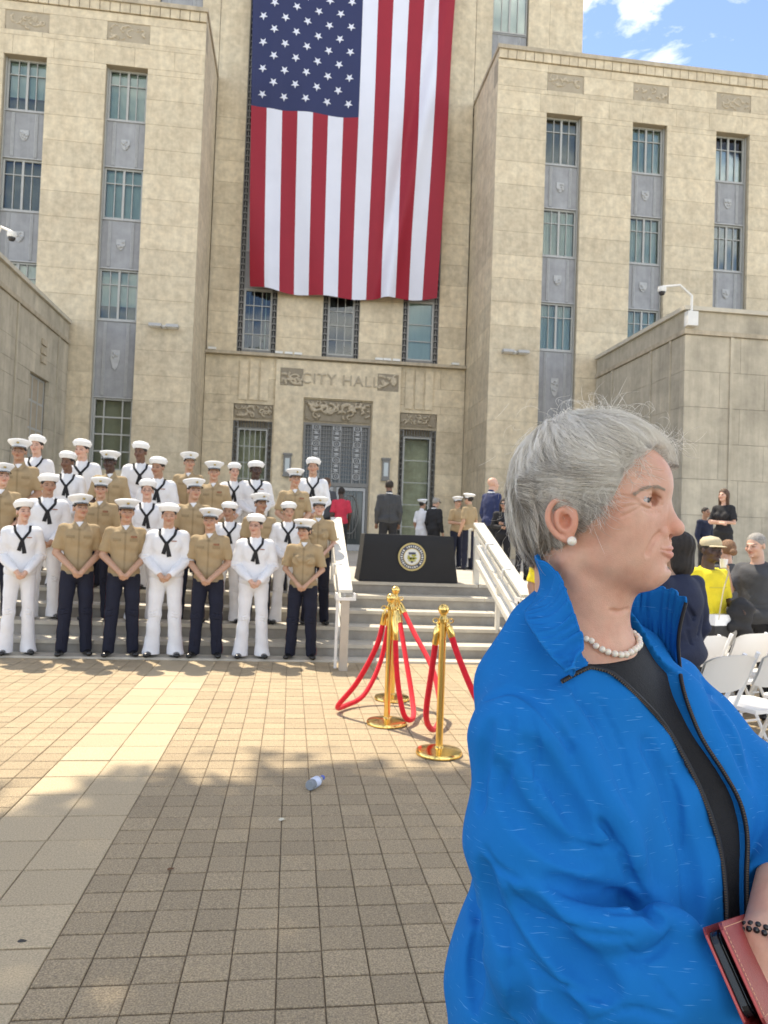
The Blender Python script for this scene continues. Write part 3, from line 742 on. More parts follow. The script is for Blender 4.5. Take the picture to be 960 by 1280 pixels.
def ell(c, r, rot=None):
    c = np.array(c, float); r = np.array(r if hasattr(r, '__len__') else (r, r, r), float); M = None if rot is None else np.array(rot)
    R = r if M is None else np.full(3, r.max())
    def fn(X, Y, Z):
        x, y, z = X-c[0], Y-c[1], Z-c[2]
        if M is not None: x, y, z = M[0, 0]*x+M[1, 0]*y+M[2, 0]*z, M[0, 1]*x+M[1, 1]*y+M[2, 1]*z, M[0, 2]*x+M[1, 2]*y+M[2, 2]*z
        k0 = np.sqrt((x/r[0])**2+(y/r[1])**2+(z/r[2])**2); k1 = np.sqrt((x/r[0]**2)**2+(y/r[1]**2)**2+(z/r[2]**2)**2)+1e-9
        return k0*(k0-1)/k1
    return c-R, c+R, fn
def rotm(rx=0, ry=0, rz=0):
    return np.array((Matrix.Rotation(rz, 3, 'Z') @ Matrix.Rotation(ry, 3, 'Y') @ Matrix.Rotation(rx, 3, 'X')))
def setcol(me, name, C):
    a = me.color_attributes.new(name, 'FLOAT_COLOR', 'POINT'); d = np.ones((len(C), 4), np.float32); d[:, :3] = C; a.data.foreach_set('color', d.ravel())
def mdata(name, V, F, mt, smooth=True):
    n, k = F.shape; me = bpy.data.meshes.new(name)
    me.vertices.add(len(V)); me.vertices.foreach_set('co', V.astype(np.float32).ravel())
    me.loops.add(n*k); me.loops.foreach_set('vertex_index', F.astype(np.int32).ravel())
    me.polygons.add(n); me.polygons.foreach_set('loop_start', np.arange(0, n*k, k, dtype=np.int32)); me.update(calc_edges=True)
    if smooth: me.polygons.foreach_set('use_smooth', np.ones(n, dtype=bool))
    if mt: me.materials.append(mt)
    return me
def mb_data(name, mb, mt, smooth=True):
    me = bpy.data.meshes.new(name); me.from_pydata(mb.v, [], mb.f); me.update()
    import bmesh
    bm = bmesh.new(); bm.from_mesh(me); bmesh.ops.recalc_face_normals(bm, faces=bm.faces); bm.to_mesh(me); bm.free()
    if smooth:
        me.polygons.foreach_set('use_smooth', np.ones(len(me.polygons), dtype=bool))
        me.set_sharp_from_angle(angle=math.radians(45))
    me.materials.append(mt); return me
# ================================================================ standing figures
# canonical figure: 1.78 m, feet at the origin, facing -y; s=+1 is the side at +x
SKINS = [mat('skin_tone_%s' % n, c, .5, var=.04, scale=30, attr='Col', sss=.05) for n, c in
         (('fair', (.60, .36, .26)), ('light', (.50, .29, .19)), ('tan', (.38, .21, .13)), ('brown', (.17, .085, .05)), ('dark', (.07, .036, .024)))]
KHAKI = mat('khaki_shirt_cloth', (.37, .27, .15), .85, var=.08, scale=9, bump=.25, bscale=30)
NAVYT = mat('navy_trouser_cloth', (.006, .008, .022), .85, var=.15, scale=8, bump=.2, bscale=25)
WCLOTH = mat('white_uniform_cloth', (.74, .74, .75), .8, var=.05, scale=8, bump=.25, bscale=22)
BCLOTH = mat('black_cloth', (.014, .014, .016), .85, var=.2, scale=10)
REDST = mat('red_trouser_stripe', (.42, .02, .03), .8)
SHOE = mat('black_shoe_leather', (.012, .012, .012), .25)
BRONZE = mat('dull_brass', (.45, .33, .12), .35, metal=.8)
HAIRD = mat('dark_short_hair', (.02, .014, .01), .7, var=.3, scale=60, bump=.4)
VISOR = mat('black_visor', (.01, .01, .01), .15)
CAPW = mat('white_cap_cover', (.78, .78, .77), .7, var=.04, scale=9, bump=.12, bscale=20)
def head_frame(yaw=0, pitch=0, c=(0, -.015, 1.655)):
    R = rotm(pitch, 0, yaw); piv = np.array((0, .02, -.11)); c = np.array(c)
    return R, lambda p: c+piv+R@(np.array(p, float)-piv)
def arms_default():
    return {1: ((.160, .01, 1.418), (.222, .025, 1.15), (.055, -.205, .965)), -1: ((-.160, .01, 1.418), (-.222, .025, 1.15), (-.05, -.20, .975))}
def hang(s, fw=0.0):
    return ((s*.162, .01, 1.42), (s*.215, .03, 1.14), (s*.215, -.06-fw, .89))
def skin_mesh(key, arms, yaw=0, pitch=0, female=False, h=.0065, fold=None, hairy=True):
    v = Vol((-.36, -.45, .72), (.36, .25, 1.82), h); R, H = head_frame(yaw, pitch)
    E = lambda c, r: ell(H(c), r, R)
    v.add(ell((0, .0, 1.30), (.13, .075, .16)), .03)
    v.add(cap((-.12, .01, 1.42), (.12, .01, 1.42), .045), .05)
    v.add(cap((0, .025, 1.40), H((0, .02, -.08)), .058 if not female else .046, .056 if not female else .043), .03)
    v.add(E((0, .018, .035), (.074, .092, .083)), .02); v.add(E((0, -.028, -.025), (.058, .066, .082)), .025)
    v.add(E((0, -.04, -.078), (.042, .045, .036)), .02)
    v.add(cap(H((-.034, -.084, .017)), H((.034, -.084, .017)), .009), .012)
    v.add(cap(H((0, -.094, .008)), H((0, -.113, -.030)), .006, .012), .008)
    for s in (-1, 1):
        v.add(E((s*.012, -.10, -.036), (.009, .010, .008)), .006); v.add(E((s*.038, -.066, -.028), (.022, .024, .022)), .02)
        v.add(E((s*.030, -.101, .000), (.015, .013, .008)), .008, 's'); v.add(E((s*.029, -.083, -.0005), (.013, .010, .009)), .004)
        v.add(E((s*.073, .012, -.008), (.009, .020, .032)), .006)
    v.add(E((0, -.097, -.052), (.022, .008, .0055)), .005); v.add(E((0, -.096, -.063), (.019, .009, .006)), .005); v.add(E((0, -.088, -.096), (.018, .014, .014)), .015)
    for s, (a, b, c) in arms.items():
        v.add(cap(a, b, 0.048 if not female else .038, .041 if not female else .031), .03); v.add(cap(b, c, .043 if not female else .032, .028 if not female else .021), .01)
        c = np.array(c); b = np.array(b); d = (c-b)/np.linalg.norm(c-b)
        pm = c+d*.045
        if fold == 'clasp': pm = c+np.array((-s*.028, -.012, -.035))
        v.add(cap(c, pm, .024, .030, ), .015)
        dn = (pm-c)/np.linalg.norm(pm-c)
        side = np.cross(dn, (0, -1, 0) if fold != 'clasp' else (0, -1, 0)); side = side/np.linalg.norm(side)
        for i in range(4):
            o = side*(i-1.5)*.017
            q0 = pm+o+dn*.012; q1 = q0+(dn*.036 if fold != 'clasp' else np.array((-s*.034, -.004, -.012))); q2 = q1+(dn*.022+np.array((-s*.006, .010, 0)) if fold != 'clasp' else np.array((-s*.018, .018, -.014)))
            L_ = (0.9, 1, .97, .8)[i]; v.add(cap(q0, q0+(q1-q0)*L_, .0095, .0085), .004); v.add(cap(q0+(q1-q0)*L_, q0+(q2-q0)*L_, .0085, .0075), .003)
        v.add(cap(c+dn*.02, c+dn*.05+np.array((-s*.012, -.028, 0)), .012, .009), .008)
    V, F = v.mesh(); me = mdata('body', V, F, SKINS[0])
    # pigment: lips, eyes, brows
    c0 = H((0, 0, 0)); Lc = (V-c0)@R; C = np.ones((len(V), 3), np.float32)
    x, y, z = Lc[:, 0], Lc[:, 1], Lc[:, 2]; fr = y < -.05
    def blot(cx, cz, rx, rz, col, pw=1.0):
        w = np.exp(-(((np.abs(x)-cx)/rx)**4+((z-cz)/rz)**4))*fr*pw; C[:] = C*(1-w[:, None])+np.array(col)*w[:, None]
    blot(0, -.058, .024, .009, (.75, .42, .40)); blot(.030, .0, .014, .006, (.10, .08, .08)); blot(.032, .021, .018, .005, (.22, .16, .13) if not female else (.35, .25, .2))
    blot(.035, -.03, .02, .02, (1.0, .80, .78), .6)
    setcol(me, 'Col', C); return me
def cap_meshes(yaw=0, pitch=0, tilt=0.0):
    R, H = head_frame(yaw, pitch); T = Matrix((R @ rotm(-.10+tilt, 0, 0)).tolist()); o = H((0, 0, 0))
    q = MB(); q.lathe([(.080, .040), (.083, .046), (.084, .072), (.087, .076)], o, 28, 1, 1.22, T)
    band = mb_data('cap_band', q, BCLOTH if tilt == 9 else CAPW)
    q = MB(); q.lathe([(.086, .070), (.106, .092), (.130, .118), (.133, .126), (.128, .136), (.09, .148), (.04, .154), (0, .155)], o, 28, 1, 1.10, T); crown = mb_data('cap_crown', q, CAPW)
    V = []; 
    for i in range(15):
        a = -PI/2+(i-7)*.165; e = .055*math.cos((i-7)/7*PI/2)
        for rr, zz in ((0, .045), (.5, .036), (1, .022)):
            r = .084+e*rr; V.append(Vector(o)+T@Vector((r*math.cos(a)*1.0, r*math.sin(a)*1.2, zz)))
    q = MB(); q.add(V, [(3*i+j, 3*i+3+j, 3*i+4+j, 3*i+1+j) for i in range(14) for j in (0, 1)])
    q.add([p+T@Vector((0, 0, .004)) for p in V], [(3*i+j, 3*i+3+j, 3*i+4+j, 3*i+1+j) for i in range(14) for j in (0, 1)]); vis = mb_data('visor', q, VISOR)
    q = MB(); q.tube([Vector(o)+T@Vector((.0865*math.cos(a), .0865*1.22*math.sin(a), .046)) for a in np.linspace(-PI*.9, -PI*.1, 14)], .004, 6)
    strap = mb_data('chin_strap', q, VISOR)
    q = MB(); q.lathe([(.016, 0), (.014, .006), (.006, .010), (0, .012)], Vector(o)+T@Vector((0, -.118, .090)), 10, tilt=T@Matrix.Rotation(PI/2-.3, 3, 'X')); emb = mb_data('cap_emblem', q, BRONZE)
    return band, crown, vis, strap, emb
def dixie_mesh(yaw=0, pitch=0):
    R, H = head_frame(yaw, pitch); T = Matrix((R @ rotm(-.13, 0, 0)).tolist()); o = H((0, 0.0, 0))
    q = MB(); q.lathe([(.086, .050), (.090, .044), (.100, .056), (.112, .085), (.117, .100), (.113, .104), (.105, .097), (.104, .110), (.094, .132), (.055, .148), (0, .152)], o, 30, 1, 1.16, T)
    return mb_data('sailor_hat', q, CAPW)
def hair_mesh(kind='short', yaw=0, pitch=0, mt=None, h=.0065):
    R, H = head_frame(yaw, pitch); v = Vol((-.2, -.22, 1.2), (.2, .25, 1.86), h); E = lambda c, r: ell(H(c), r, R)
    if kind == 'short':
        v.add(E((0, .022, .036), (.0785, .096, .087)), 0); v.add(E((0, -.105, -.01), (.085, .085, .075)), .01, 's'); v.add(E((0, -.05, -.12), (.1, .1, .075)), .01, 's')
        v.add(E((.07, -.03, -.05), (.03, .06, .055)), .01, 's'); v.add(E((-.07, -.03, -.05), (.03, .06, .055)), .01, 's')
    if kind == 'bald':
        v.add(E((0, .03, .01), (.0765, .09, .07)), 0); v.add(E((0, .0, .075), (.08, .11, .055)), .01, 's'); v.add(E((0, -.105, -.0), (.085, .11, .09)), .01, 's'); v.add(E((0, -.05, -.12), (.1, .12, .075)), .01, 's')
    if kind in ('bun', 'long', 'bob'):
        v.add(E((0, .022, .036), (.083, .102, .092)), 0); v.add(E((0, -.11, -.01), (.064, .085, .078)), .008, 's'); 
        if kind == 'bun': v.add(E((0, .125, -.02), (.045, .04, .042)), .015); v.add(E((0, -.02, -.13), (.1, .1, .075)), .01, 's')
        if kind == 'long':
            v.add(cap(H((0, .06, 0)), H((0, .085, -.30)), .085, .075, (1, .62, 1)), .03)
            for s in (-1, 1): v.add(cap(H((s*.07, .02, .0)), H((s*.085, .02, -.24)), .028, .018), .02)
        if kind == 'bob': v.add(cap(H((0, .05, 0)), H((0, .06, -.10)), .085, .08, (1, .7, 1)), .03)
        a = v.ax; P = (a[0][:, None, None], a[1][None, :, None], a[2][None, None, :]); v.f = v.f+.003*np.sin(P[0]*170+P[2]*25)*np.cos(P[1]*90)
    V, F = v.mesh(); return mdata('hair', V, F, mt or HAIRD)
def wrinkle(v, amp=.004, f=22, seed=0, z0=-9, z1=9):
    a = v.ax; X, Y, Z = a[0][:, None, None], a[1][None, :, None], a[2][None, None, :]
    w = np.sin(Z*f+X*11*np.cos(seed)+Y*6+seed)*np.sin(X*f*.9+Z*f*.35+seed*2)*np.cos(Y*f*.5+seed)
    v.f = (v.f+amp*w+amp*.5*np.sin(Z*f*2.1+X*17+seed)).astype(np.float32)
def torso_vol(arms, sleeve, fat=1.0, hem=.90, bag=0.0, female=False, h=.0065, flare=0.0, seed=0, crew=False):
    v = Vol((-.40, -.36, .60), (.40, .32, 1.58), h)
    cw = 1.0 if not female else .88
    v.add(ell((0, .01, 1.30), (.162*fat*cw, .112*fat, .19)), .05); v.add(ell((0, .005, 1.10), (.148*fat*cw, .108*fat, .20)), .06)
    v.add(ell((0, .01, .97), (.163*fat, .112*fat, .12)), .06)
    v.add(cap((-.125*cw, .012, 1.418), (.125*cw, .012, 1.418), .060), .05); v.add(cap((0, .025, 1.44), (0, .02, 1.515), .078, .060), .03)
    if female:
        for s in (-1, 1): v.add(ell((s*.075, -.085, 1.27), (.062, .055, .06)), .04)
    else:
        for s in (-1, 1): v.add(ell((s*.07, -.062, 1.33), (.075, .042, .09)), .06)
    if bag: v.add(ell((0, -.0, .98), (.175*fat, .125*fat, .10)), .04)
    for s, (a, b, c) in arms.items():
        a, b, c = map(np.array, (a, b, c))
        if sleeve == 'short':
            e = a+(b-a)*.80; v.add(cap(a, e, .060, .062), .03); v.add(ell(e+(b-a)*.12, .058), .004, 's')
        elif sleeve == 'long':
            v.add(cap(a, b, .066+bag, .056+bag), .035); v.add(cap(b, b+(c-b)*.90, .056+bag, .040+bag*1.1), .015)
    wrinkle(v, .0042, 24, seed)
    # pulls from the armpits to the belt, a blouse over the waist, ring folds at the elbows
    R_ = random.Random(seed+3)
    for s in (-1, 1):
        for k_ in range(4):
            z0_ = R_.uniform(1.22, 1.36); x0_ = s*R_.uniform(.10, .13); v.add(cap((x0_, -.125, z0_), (s*R_.uniform(.0, .08), -.13, z0_-R_.uniform(.10, .22)), .012, .006), .022, 's')
            v.add(cap((x0_, .135, z0_), (s*R_.uniform(.0, .08), .13, z0_-R_.uniform(.08, .2)), .010, .005), .02, 's')
        for k_ in range(3): v.add(cap((s*.15, -.07, 1.0+.045*k_), (s*.05, -.125, 1.015+.03*k_), .007, .004), .014, 's')
        if sleeve == 'long':
            for k_ in range(3):
                e_ = np.array(arms[s][1])+np.array((0, 0, .04-.035*k_)); v.add(cap(e_+np.array((s*.06, -.05, 0)), e_+np.array((-s*.04, -.08, .015)), .010, .007), .014, 's')
    if crew: v.cut(lambda X, Y, Z: (1.478+.30*Y)-Z+0*X, .003)
    if hem is not None: v.cut(lambda X, Y, Z: (Z-hem)+0*X*Y if flare == 0 else (Z-hem)+0*X*Y, .006)
    return v
def legs_vol(flare=0.0, h=.0065, female=False, seed=1, walk=0.0):
    v = Vol((-.28, -.26, .0), (.28, .24, 1.02), h)
    v.add(ell((0, .01, .93), (.162, .112, .12)), .03)
    for s in (-1, 1):
        hp = (s*.085, .01, .90); kn = (s*.105, -.01+walk*s*.10, .50); an = (s*.125, .015+walk*s*.16, .06)
        v.add(cap(hp, kn, .092, .070), .02); v.add(cap(kn, an, .068, .062+flare*.6), .02)
        if flare: v.add(cap((s*.122, .01, .20), (s*.128, .01, .04), .068, .068+flare), .02)
    wrinkle(v, .0045, 17, seed)
    for s in (-1, 1):
        for k_ in range(3): v.add(cap((s*.02, -.10, .80-.03*k_), (s*.15, -.085, .86-.04*k_), .006, .004), .014, 's'); v.add(cap((s*.07, -.085, .54-.035*k_), (s*.15, -.06, .52-.03*k_), .006, .003), .012, 's')
        v.add(cap((s*.112, -.075, .80), (s*.125, -.062, .15), .004, .004), .006)
    v.cut(lambda X, Y, Z: np.minimum(Z-.028, .97-Z)+0*X*Y, .004); return v
def shoe_mesh(s, walk=0.0, mt=None):
    v = Vol((-.25, -.26, -.01), (.25, .24, .14), .006); x = s*.125; y = walk*s*.16
    v.add(cap((x, .045+y, .045), (x+s*.035, -.135+y, .035), .042, .034, (1, 1, .85)), .02); v.add(cap((x, .03+y, .05), (x, .03+y, .1), .045), .02)
    v.cut(lambda X, Y, Z: Z-.002+0*X*Y); V, F = v.mesh(); return mdata('shoe', V, F, mt or SHOE)
_side = {}
def strip_on(vol, pts, w, name, mt, off=.004, frm=(0, -1, 0), thick=.003, n=None):
    """flat band laid on the cloth surface along pts [(x,z)...], seen from direction frm"""
    P = []
    for (x, z) in pts: P.append((x, z))
    # resample
    Q = []; 
    for i in range(len(P)-1):
        m_ = max(2, int(math.dist(P[i], P[i+1])/.012))
        for k in range(m_): t = k/m_; Q.append((P[i][0]+(P[i+1][0]-P[i][0])*t, P[i][1]+(P[i+1][1]-P[i][1])*t))
    Q.append(P[-1]); V = []; N = len(Q)
    sgn = -1 if frm[1] < 0 else 1
    for i in range(N):
        a, b = Q[max(i-1, 0)], Q[min(i+1, N-1)]; tx, tz = b[0]-a[0], b[1]-a[1]; L_ = math.hypot(tx, tz) or 1; nx, nz = -tz/L_, tx/L_
        ww = w(i/(N-1)) if callable(w) else w
        V += [(Q[i][0]+nx*ww/2, Q[i][1]+nz*ww/2), (Q[i][0], Q[i][1]), (Q[i][0]-nx*ww/2, Q[i][1]-nz*ww/2)]
    S = np.array([(x, sgn*.45, z) for x, z in V]); hit, ok = vol.march(S, (0, -sgn, 0), 1.0, .002)
    hit[~ok, 1] = np.interp(np.flatnonzero(~ok), np.flatnonzero(ok), hit[ok, 1]) if ok.any() else 0
    A = hit+np.array((0, sgn*off, 0)); mid = np.arange(1, 3*N, 3); A[mid, 1] += sgn*thick
    F = np.array([(3*i+j, 3*i+3+j, 3*i+4+j, 3*i+1+j) for i in range(N-1) for j in (0, 1)]); return mdata(name, A, F, mt)
def merge_data(name, ms, mt):
    V = []; F = []
    for me in ms:
        b = len(V); V += [tuple(v.co) for v in me.vertices]; F += [tuple(b+i for i in p.vertices) for p in me.polygons]
    q = bpy.data.meshes.new(name); q.from_pydata(V, [], F); q.update(); q.polygons.foreach_set('use_smooth', np.ones(len(F), dtype=bool)); q.materials.append(mt); return q
def add_parts(root, parts, skin=None):
    """parts: (name, mesh, [sub parts])"""
    for nm, me, *sub in parts:
        o = bpy.data.objects.new(nm, me); link(o, root)
        if nm == 'body' and skin is not None:
            o.material_slots[0].link = 'OBJECT'; o.material_slots[0].material = SKINS[skin]
        for n2, m2 in (sub[0] if sub else []): link(bpy.data.objects.new(n2, m2), o)
def at(x, y, Y):
    d = _f + _r*((x-480)/924) + _u*((640-y)/924); return CAM + d*(Y/d.y)
# ================================================================ the uniformed group on the stairs
YAWS = (-.32, -.08, .10, .28)
PT_ = {-.32: .05, -.08: -.04, .10: .03, .28: -.06}
BODY = {}
KHAKID = mat('khaki_flap_cloth', (.29, .21, .115), .85, var=.08, scale=9)
def body_for(fold, yaw, female=False, sx=0):
    k = (fold, yaw, female)
    if k not in BODY: BODY[k] = skin_mesh(k, arms_default(), yaw, {-.32: .05, -.08: -.04, .10: .03, .28: -.06}[yaw], female, fold='clasp')
    return BODY[k]
UNI = {}
def uniform(kind, yaw, female=False):
    k = (kind, yaw, female)
    if k in UNI: return UNI[k]
    base = (kind, female)
    if base not in UNI:
        if kind == 'marine':
            tv = torso_vol(arms_default(), 'short', hem=.925, female=female, seed=3); V, F = tv.mesh(); shirt = mdata('shirt', V, F, KHAKI)
            lv = legs_vol(0.0, seed=4); V, F = lv.mesh(); trs = mdata('trousers', V, F, NAVYT)
            sub = []
            for s in (-1, 1):
                sub.append(('pocket_flap', strip_on(tv, [(s*.045, 1.335), (s*.13, 1.335)], .034, 'pocket_flap', KHAKID, .005, thick=.004)))
                sub.append(('collar_wing', strip_on(tv, [(s*.062, 1.49), (s*.012, 1.425)] if 1 else 0, .045, 'collar_wing', KHAKI, .010, thick=.006)))
            sub.append(('undershirt', strip_on(tv, [(0, 1.505), (0, 1.435)], lambda t: .075*(1-t)+.004, 'undershirt', CAPW, .004)))
            sub.append(('placket', strip_on(tv, [(0, 1.42), (0, .96)], .022, 'placket', KHAKID, .002, thick=.002)))
            st_ = []
            for s in (-1, 1):
                zz = np.linspace(.93, .05, 24); pts = np.array([(s*.5, .012, z) for z in zz]); V2 = []
                for dy in (-.014, .014):
                    hit, ok = lv.march(pts+np.array((0, dy, 0)), (-s, 0, 0), .6, .002); V2.append(hit+np.array((s*.003, 0, 0)))
                V2 = np.concatenate(V2); n = len(zz); st_.append(('red_stripe', mdata('red_stripe', V2, np.array([(i, i+1, n+i+1, n+i) for i in range(n-1)]), REDST)))
            bl = MB(); bl.lathe([(.150, .0), (.153, .002), (.153, .032), (.150, .034)], (0, .005, .918), 28, 1.03, .76); 
            belt = mb_data('belt', bl, mat('tan_belt', (.30, .24, .15), .7)); bk = mb_data('belt_buckle', MB().box(-.022, .022, -.123, -.113, .92, .948), BRONZE)
            UNI[base] = [('shirt', shirt, sub), ('trousers', trs, st_), ('belt', belt, [('belt_buckle', bk)]), ('shoe', shoe_mesh(1)), ('shoe', shoe_mesh(-1))]
        else:
            tv = torso_vol(arms_default(), 'long', hem=.885, bag=.006, seed=6, fat=1.03); V, F = tv.mesh(); shirt = mdata('jumper', V, F, WCLOTH)
            lv = legs_vol(.028, seed=7); V, F = lv.mesh(); trs = mdata('bell_bottoms', V, F, WCLOTH)
            nk = [strip_on(tv, [(s*.088, 1.50), (s*.078, 1.43), (s*.006, 1.33)], .030, 'x', BCLOTH, .006, thick=.010) for s in (-1, 1)]
            nk.append(strip_on(tv, [(-.012, 1.345), (.014, 1.318)], .034, 'x', BCLOTH, .014, thick=.01))
            nk.append(strip_on(tv, [(-.006, 1.325), (-.030, 1.205)], lambda t: .030+.016*t, 'x', BCLOTH, .006, thick=.008)); nk.append(strip_on(tv, [(.006, 1.325), (.032, 1.175)], lambda t: .030+.02*t, 'x', BCLOTH, .006, thick=.008))
            ker = merge_data('neckerchief', nk, BCLOTH)
            us = strip_on(tv, [(0, 1.51), (0, 1.37)], lambda t: .10*(1-t)+.004, 'undershirt', CAPW, .003)
            fl = [('collar_flap', strip_on(tv, [(s*.10, 1.475), (s*.065, 1.43), (s*.012, 1.34)], .035, 'collar_flap', WCLOTH, .003, thick=.004)) for s in (-1, 1)]
            UNI[base] = [('jumper', shirt, [('undershirt', us)]+fl), ('neckerchief', ker), ('bell_bottoms', trs), ('shoe', shoe_mesh(1)), ('shoe', shoe_mesh(-1))]
    parts = [('body', body_for('clasp', yaw, female))] + UNI[base]
    if kind == 'marine':
        b, c, v, s, e = cap_meshes(yaw, PT_[yaw]); parts.append(('cap_crown', c, [('cap_band', b), ('visor', v), ('chin_strap', s), ('cap_emblem', e)]))
    else: parts.append(('sailor_hat', dixie_mesh(yaw, PT_[yaw])))
    parts.append(('hair', hair_mesh('bun' if female else 'short', yaw, PT_[yaw])))
    UNI[k] = parts; return parts
def ribbons(s=1):
    q = []
    for i, (c) in enumerate(((.35, .05, .05), (.5, .4, .08), (.06, .1, .3))):
        pass
G1 = 'uniformed men and women in rows on the stairs'
# (x px, hat top px, row, kind, skin, yaw index, female, label)
ROWS = {0: (8.70, .022), 1: (9.43, RIS*2), 2: (10.17, RIS*4), 3: (10.85, ZT)}
PEOPLE = [
 (30, 625, 0, 's', 0, 2, 0, 'person in white sailor uniform, leftmost of the front row, neckerchief crossed askew'),
 (101, 620, 0, 'm', 1, 1, 0, 'person in khaki shirt and navy trousers, second from left in the front row'),
 (159, 625, 0, 'm', 1, 1, 0, 'person in khaki shirt, third from left in the front row, dark belt visible'),
 (212, 630, 0, 's', 1, 1, 0, 'person in white sailor uniform in the middle of the front row'),
 (264, 637, 0, 'm', 1, 1, 0, 'person in khaki shirt, third from right in the front row'),
 (321, 643, 0, 's', 0, 1, 0, 'person with glasses in white sailor uniform, second from right in the front row'),
 (382, 650, 0, 'm', 1, 1, 1, 'short person in khaki shirt at the right end of the front row'),
 (3, 581, 1, 'm', 0, 1, 0, 'person in khaki shirt cut by the left picture edge, second row'),
 (61, 593, 1, 's', 2, 1, 0, 'person in white sailor uniform in the second row behind the two leftmost front figures'),
 (127, 598, 1, 'm', 1, 1, 0, 'person in khaki shirt in the second row, between the two leftmost front khaki shirts'),
 (185, 600, 1, 's', 0, 1, 0, 'person with glasses in white sailor uniform, second row left of middle'),
 (243, 600, 1, 'm', 1, 2, 0, 'person in khaki shirt in the second row, right of the middle front sailor'),
 (288, 628, 1, 's', 2, 1, 0, 'short person in white sailor uniform in the second row, left of the sailor with glasses'),
 (326, 618, 1, 'm', 2, 1, 0, 'person in khaki shirt directly behind the front sailor with glasses'),
 (361, 628, 1, 's', 1, 1, 0, 'person in white sailor uniform in the second row beside the rightmost front khaki shirt'),
 (399, 622, 1, 'm', 0, 1, 1, 'person in khaki shirt with dark hair at the right end of the second row'),
 (25, 551, 2, 'm', 2, 1, 0, 'person in khaki shirt at the left of the third row below the leftmost top sailor'),
 (86, 565, 2, 's', 3, 1, 0, 'dark skinned person in white sailor uniform in the third row at left'),
 (139, 565, 2, 'm', 4, 0, 0, 'dark skinned person in khaki shirt in the third row'),
 (199, 572, 2, 's', 2, 0, 0, 'person in white sailor uniform, third row, below the top row sailor at mid left'),
 (268, 578, 2, 'm', 1, 1, 0, 'person in khaki shirt in the third row, left of the two top sailors'),
 (369, 587, 2, 'm', 1, 1, 0, 'person in khaki shirt in the third row beside the rightmost top sailor'),
 (47, 545, 3, 's', 0, 1, 0, 'person in white sailor uniform, leftmost of the top row'),
 (104, 550, 3, 's', 0, 1, 0, 'person in white sailor uniform, second from left in the top row before the low window'),
 (177, 553, 3, 's', 3, 1, 0, 'dark skinned person in white sailor uniform at mid left of the top row'),
 (237, 567, 3, 'm', 1, 1, 0, 'person in khaki shirt, the only one in the top row'),
 (293, 579, 3, 's', 0, 1, 0, 'person in white sailor uniform on the top row, left of the broad dark skinned sailor'),
 (320, 577, 3, 's', 4, 1, 0, 'broad dark skinned person in white sailor uniform in the top row'),
 (392, 573, 3, 's', 1, 1, 0, 'person in white sailor uniform at the right end of the top row'),
]
if not ONLY or 'p' in ONLY:
    for i, (x, y, row, kd, sk, yw, fem, lb) in enumerate(PEOPLE):
        Y, z0 = ROWS[row]; p = at(x, y, Y); hgt = p.z-z0; sc = hgt/(1.655+.152-.012)
        t = thing('person', lb, 'person', (p.x, Y, z0), group=G1)
        face = math.atan2(p.x-.2, Y)*.6
        wx = sc*(1.0 if sc > .98 else 1.02)*(1.12 if i == 27 else random.uniform(.94, 1.10))
        t.rotation_euler = (0, 0, -face+random.uniform(-.16, .16)); t.scale = (wx, sc*1.02, sc)
        add_parts(t, uniform('sailor' if kd == 's' else 'marine', YAWS[(i*7+i//3) % 4 if yw == 1 else (3 if yw == 2 else 0)], bool(fem)), sk)
        if i in (5, 10):
            q = MB()
            for s in (-1, 1): q.tube([(s*.031+.02*math.cos(a), -.122, 1.655-.004+.014*math.sin(a)) for a in np.linspace(0, 2*PI, 13)[:-1]], .0018, 5, closed=True)
            q.tube([(-.011, -.123, 1.653), (.011, -.123, 1.653)], .0018, 5)
            for s in (-1, 1): q.tube([(s*.051, -.121, 1.655), (s*.08, -.01, 1.655)], .0015, 5)
            q.build('glasses', BLACKM, t, local=True)
        if kd == 's' and i in (0, 3, 5, 8, 13, 19, 27):
            MB().box(.05, .105, -.128, -.122, 1.355, 1.366).build('ribbon_bar', mat('ribbon_colours', (.30, .12, .06), .7, var=.6, scale=60), t, local=True)
        if kd == 'm' and i in (2, 4, 9, 20, 21, 25):
            q = MB()
            for a, (c) in enumerate((0, 1)):
                q.box(.055, .12, -.128, -.122, 1.362+.012*a, 1.372+.012*a)
            q.build('ribbon_bar', mat('ribbon_colours', (.30, .12, .06), .7, var=.6, scale=60), t, local=True)
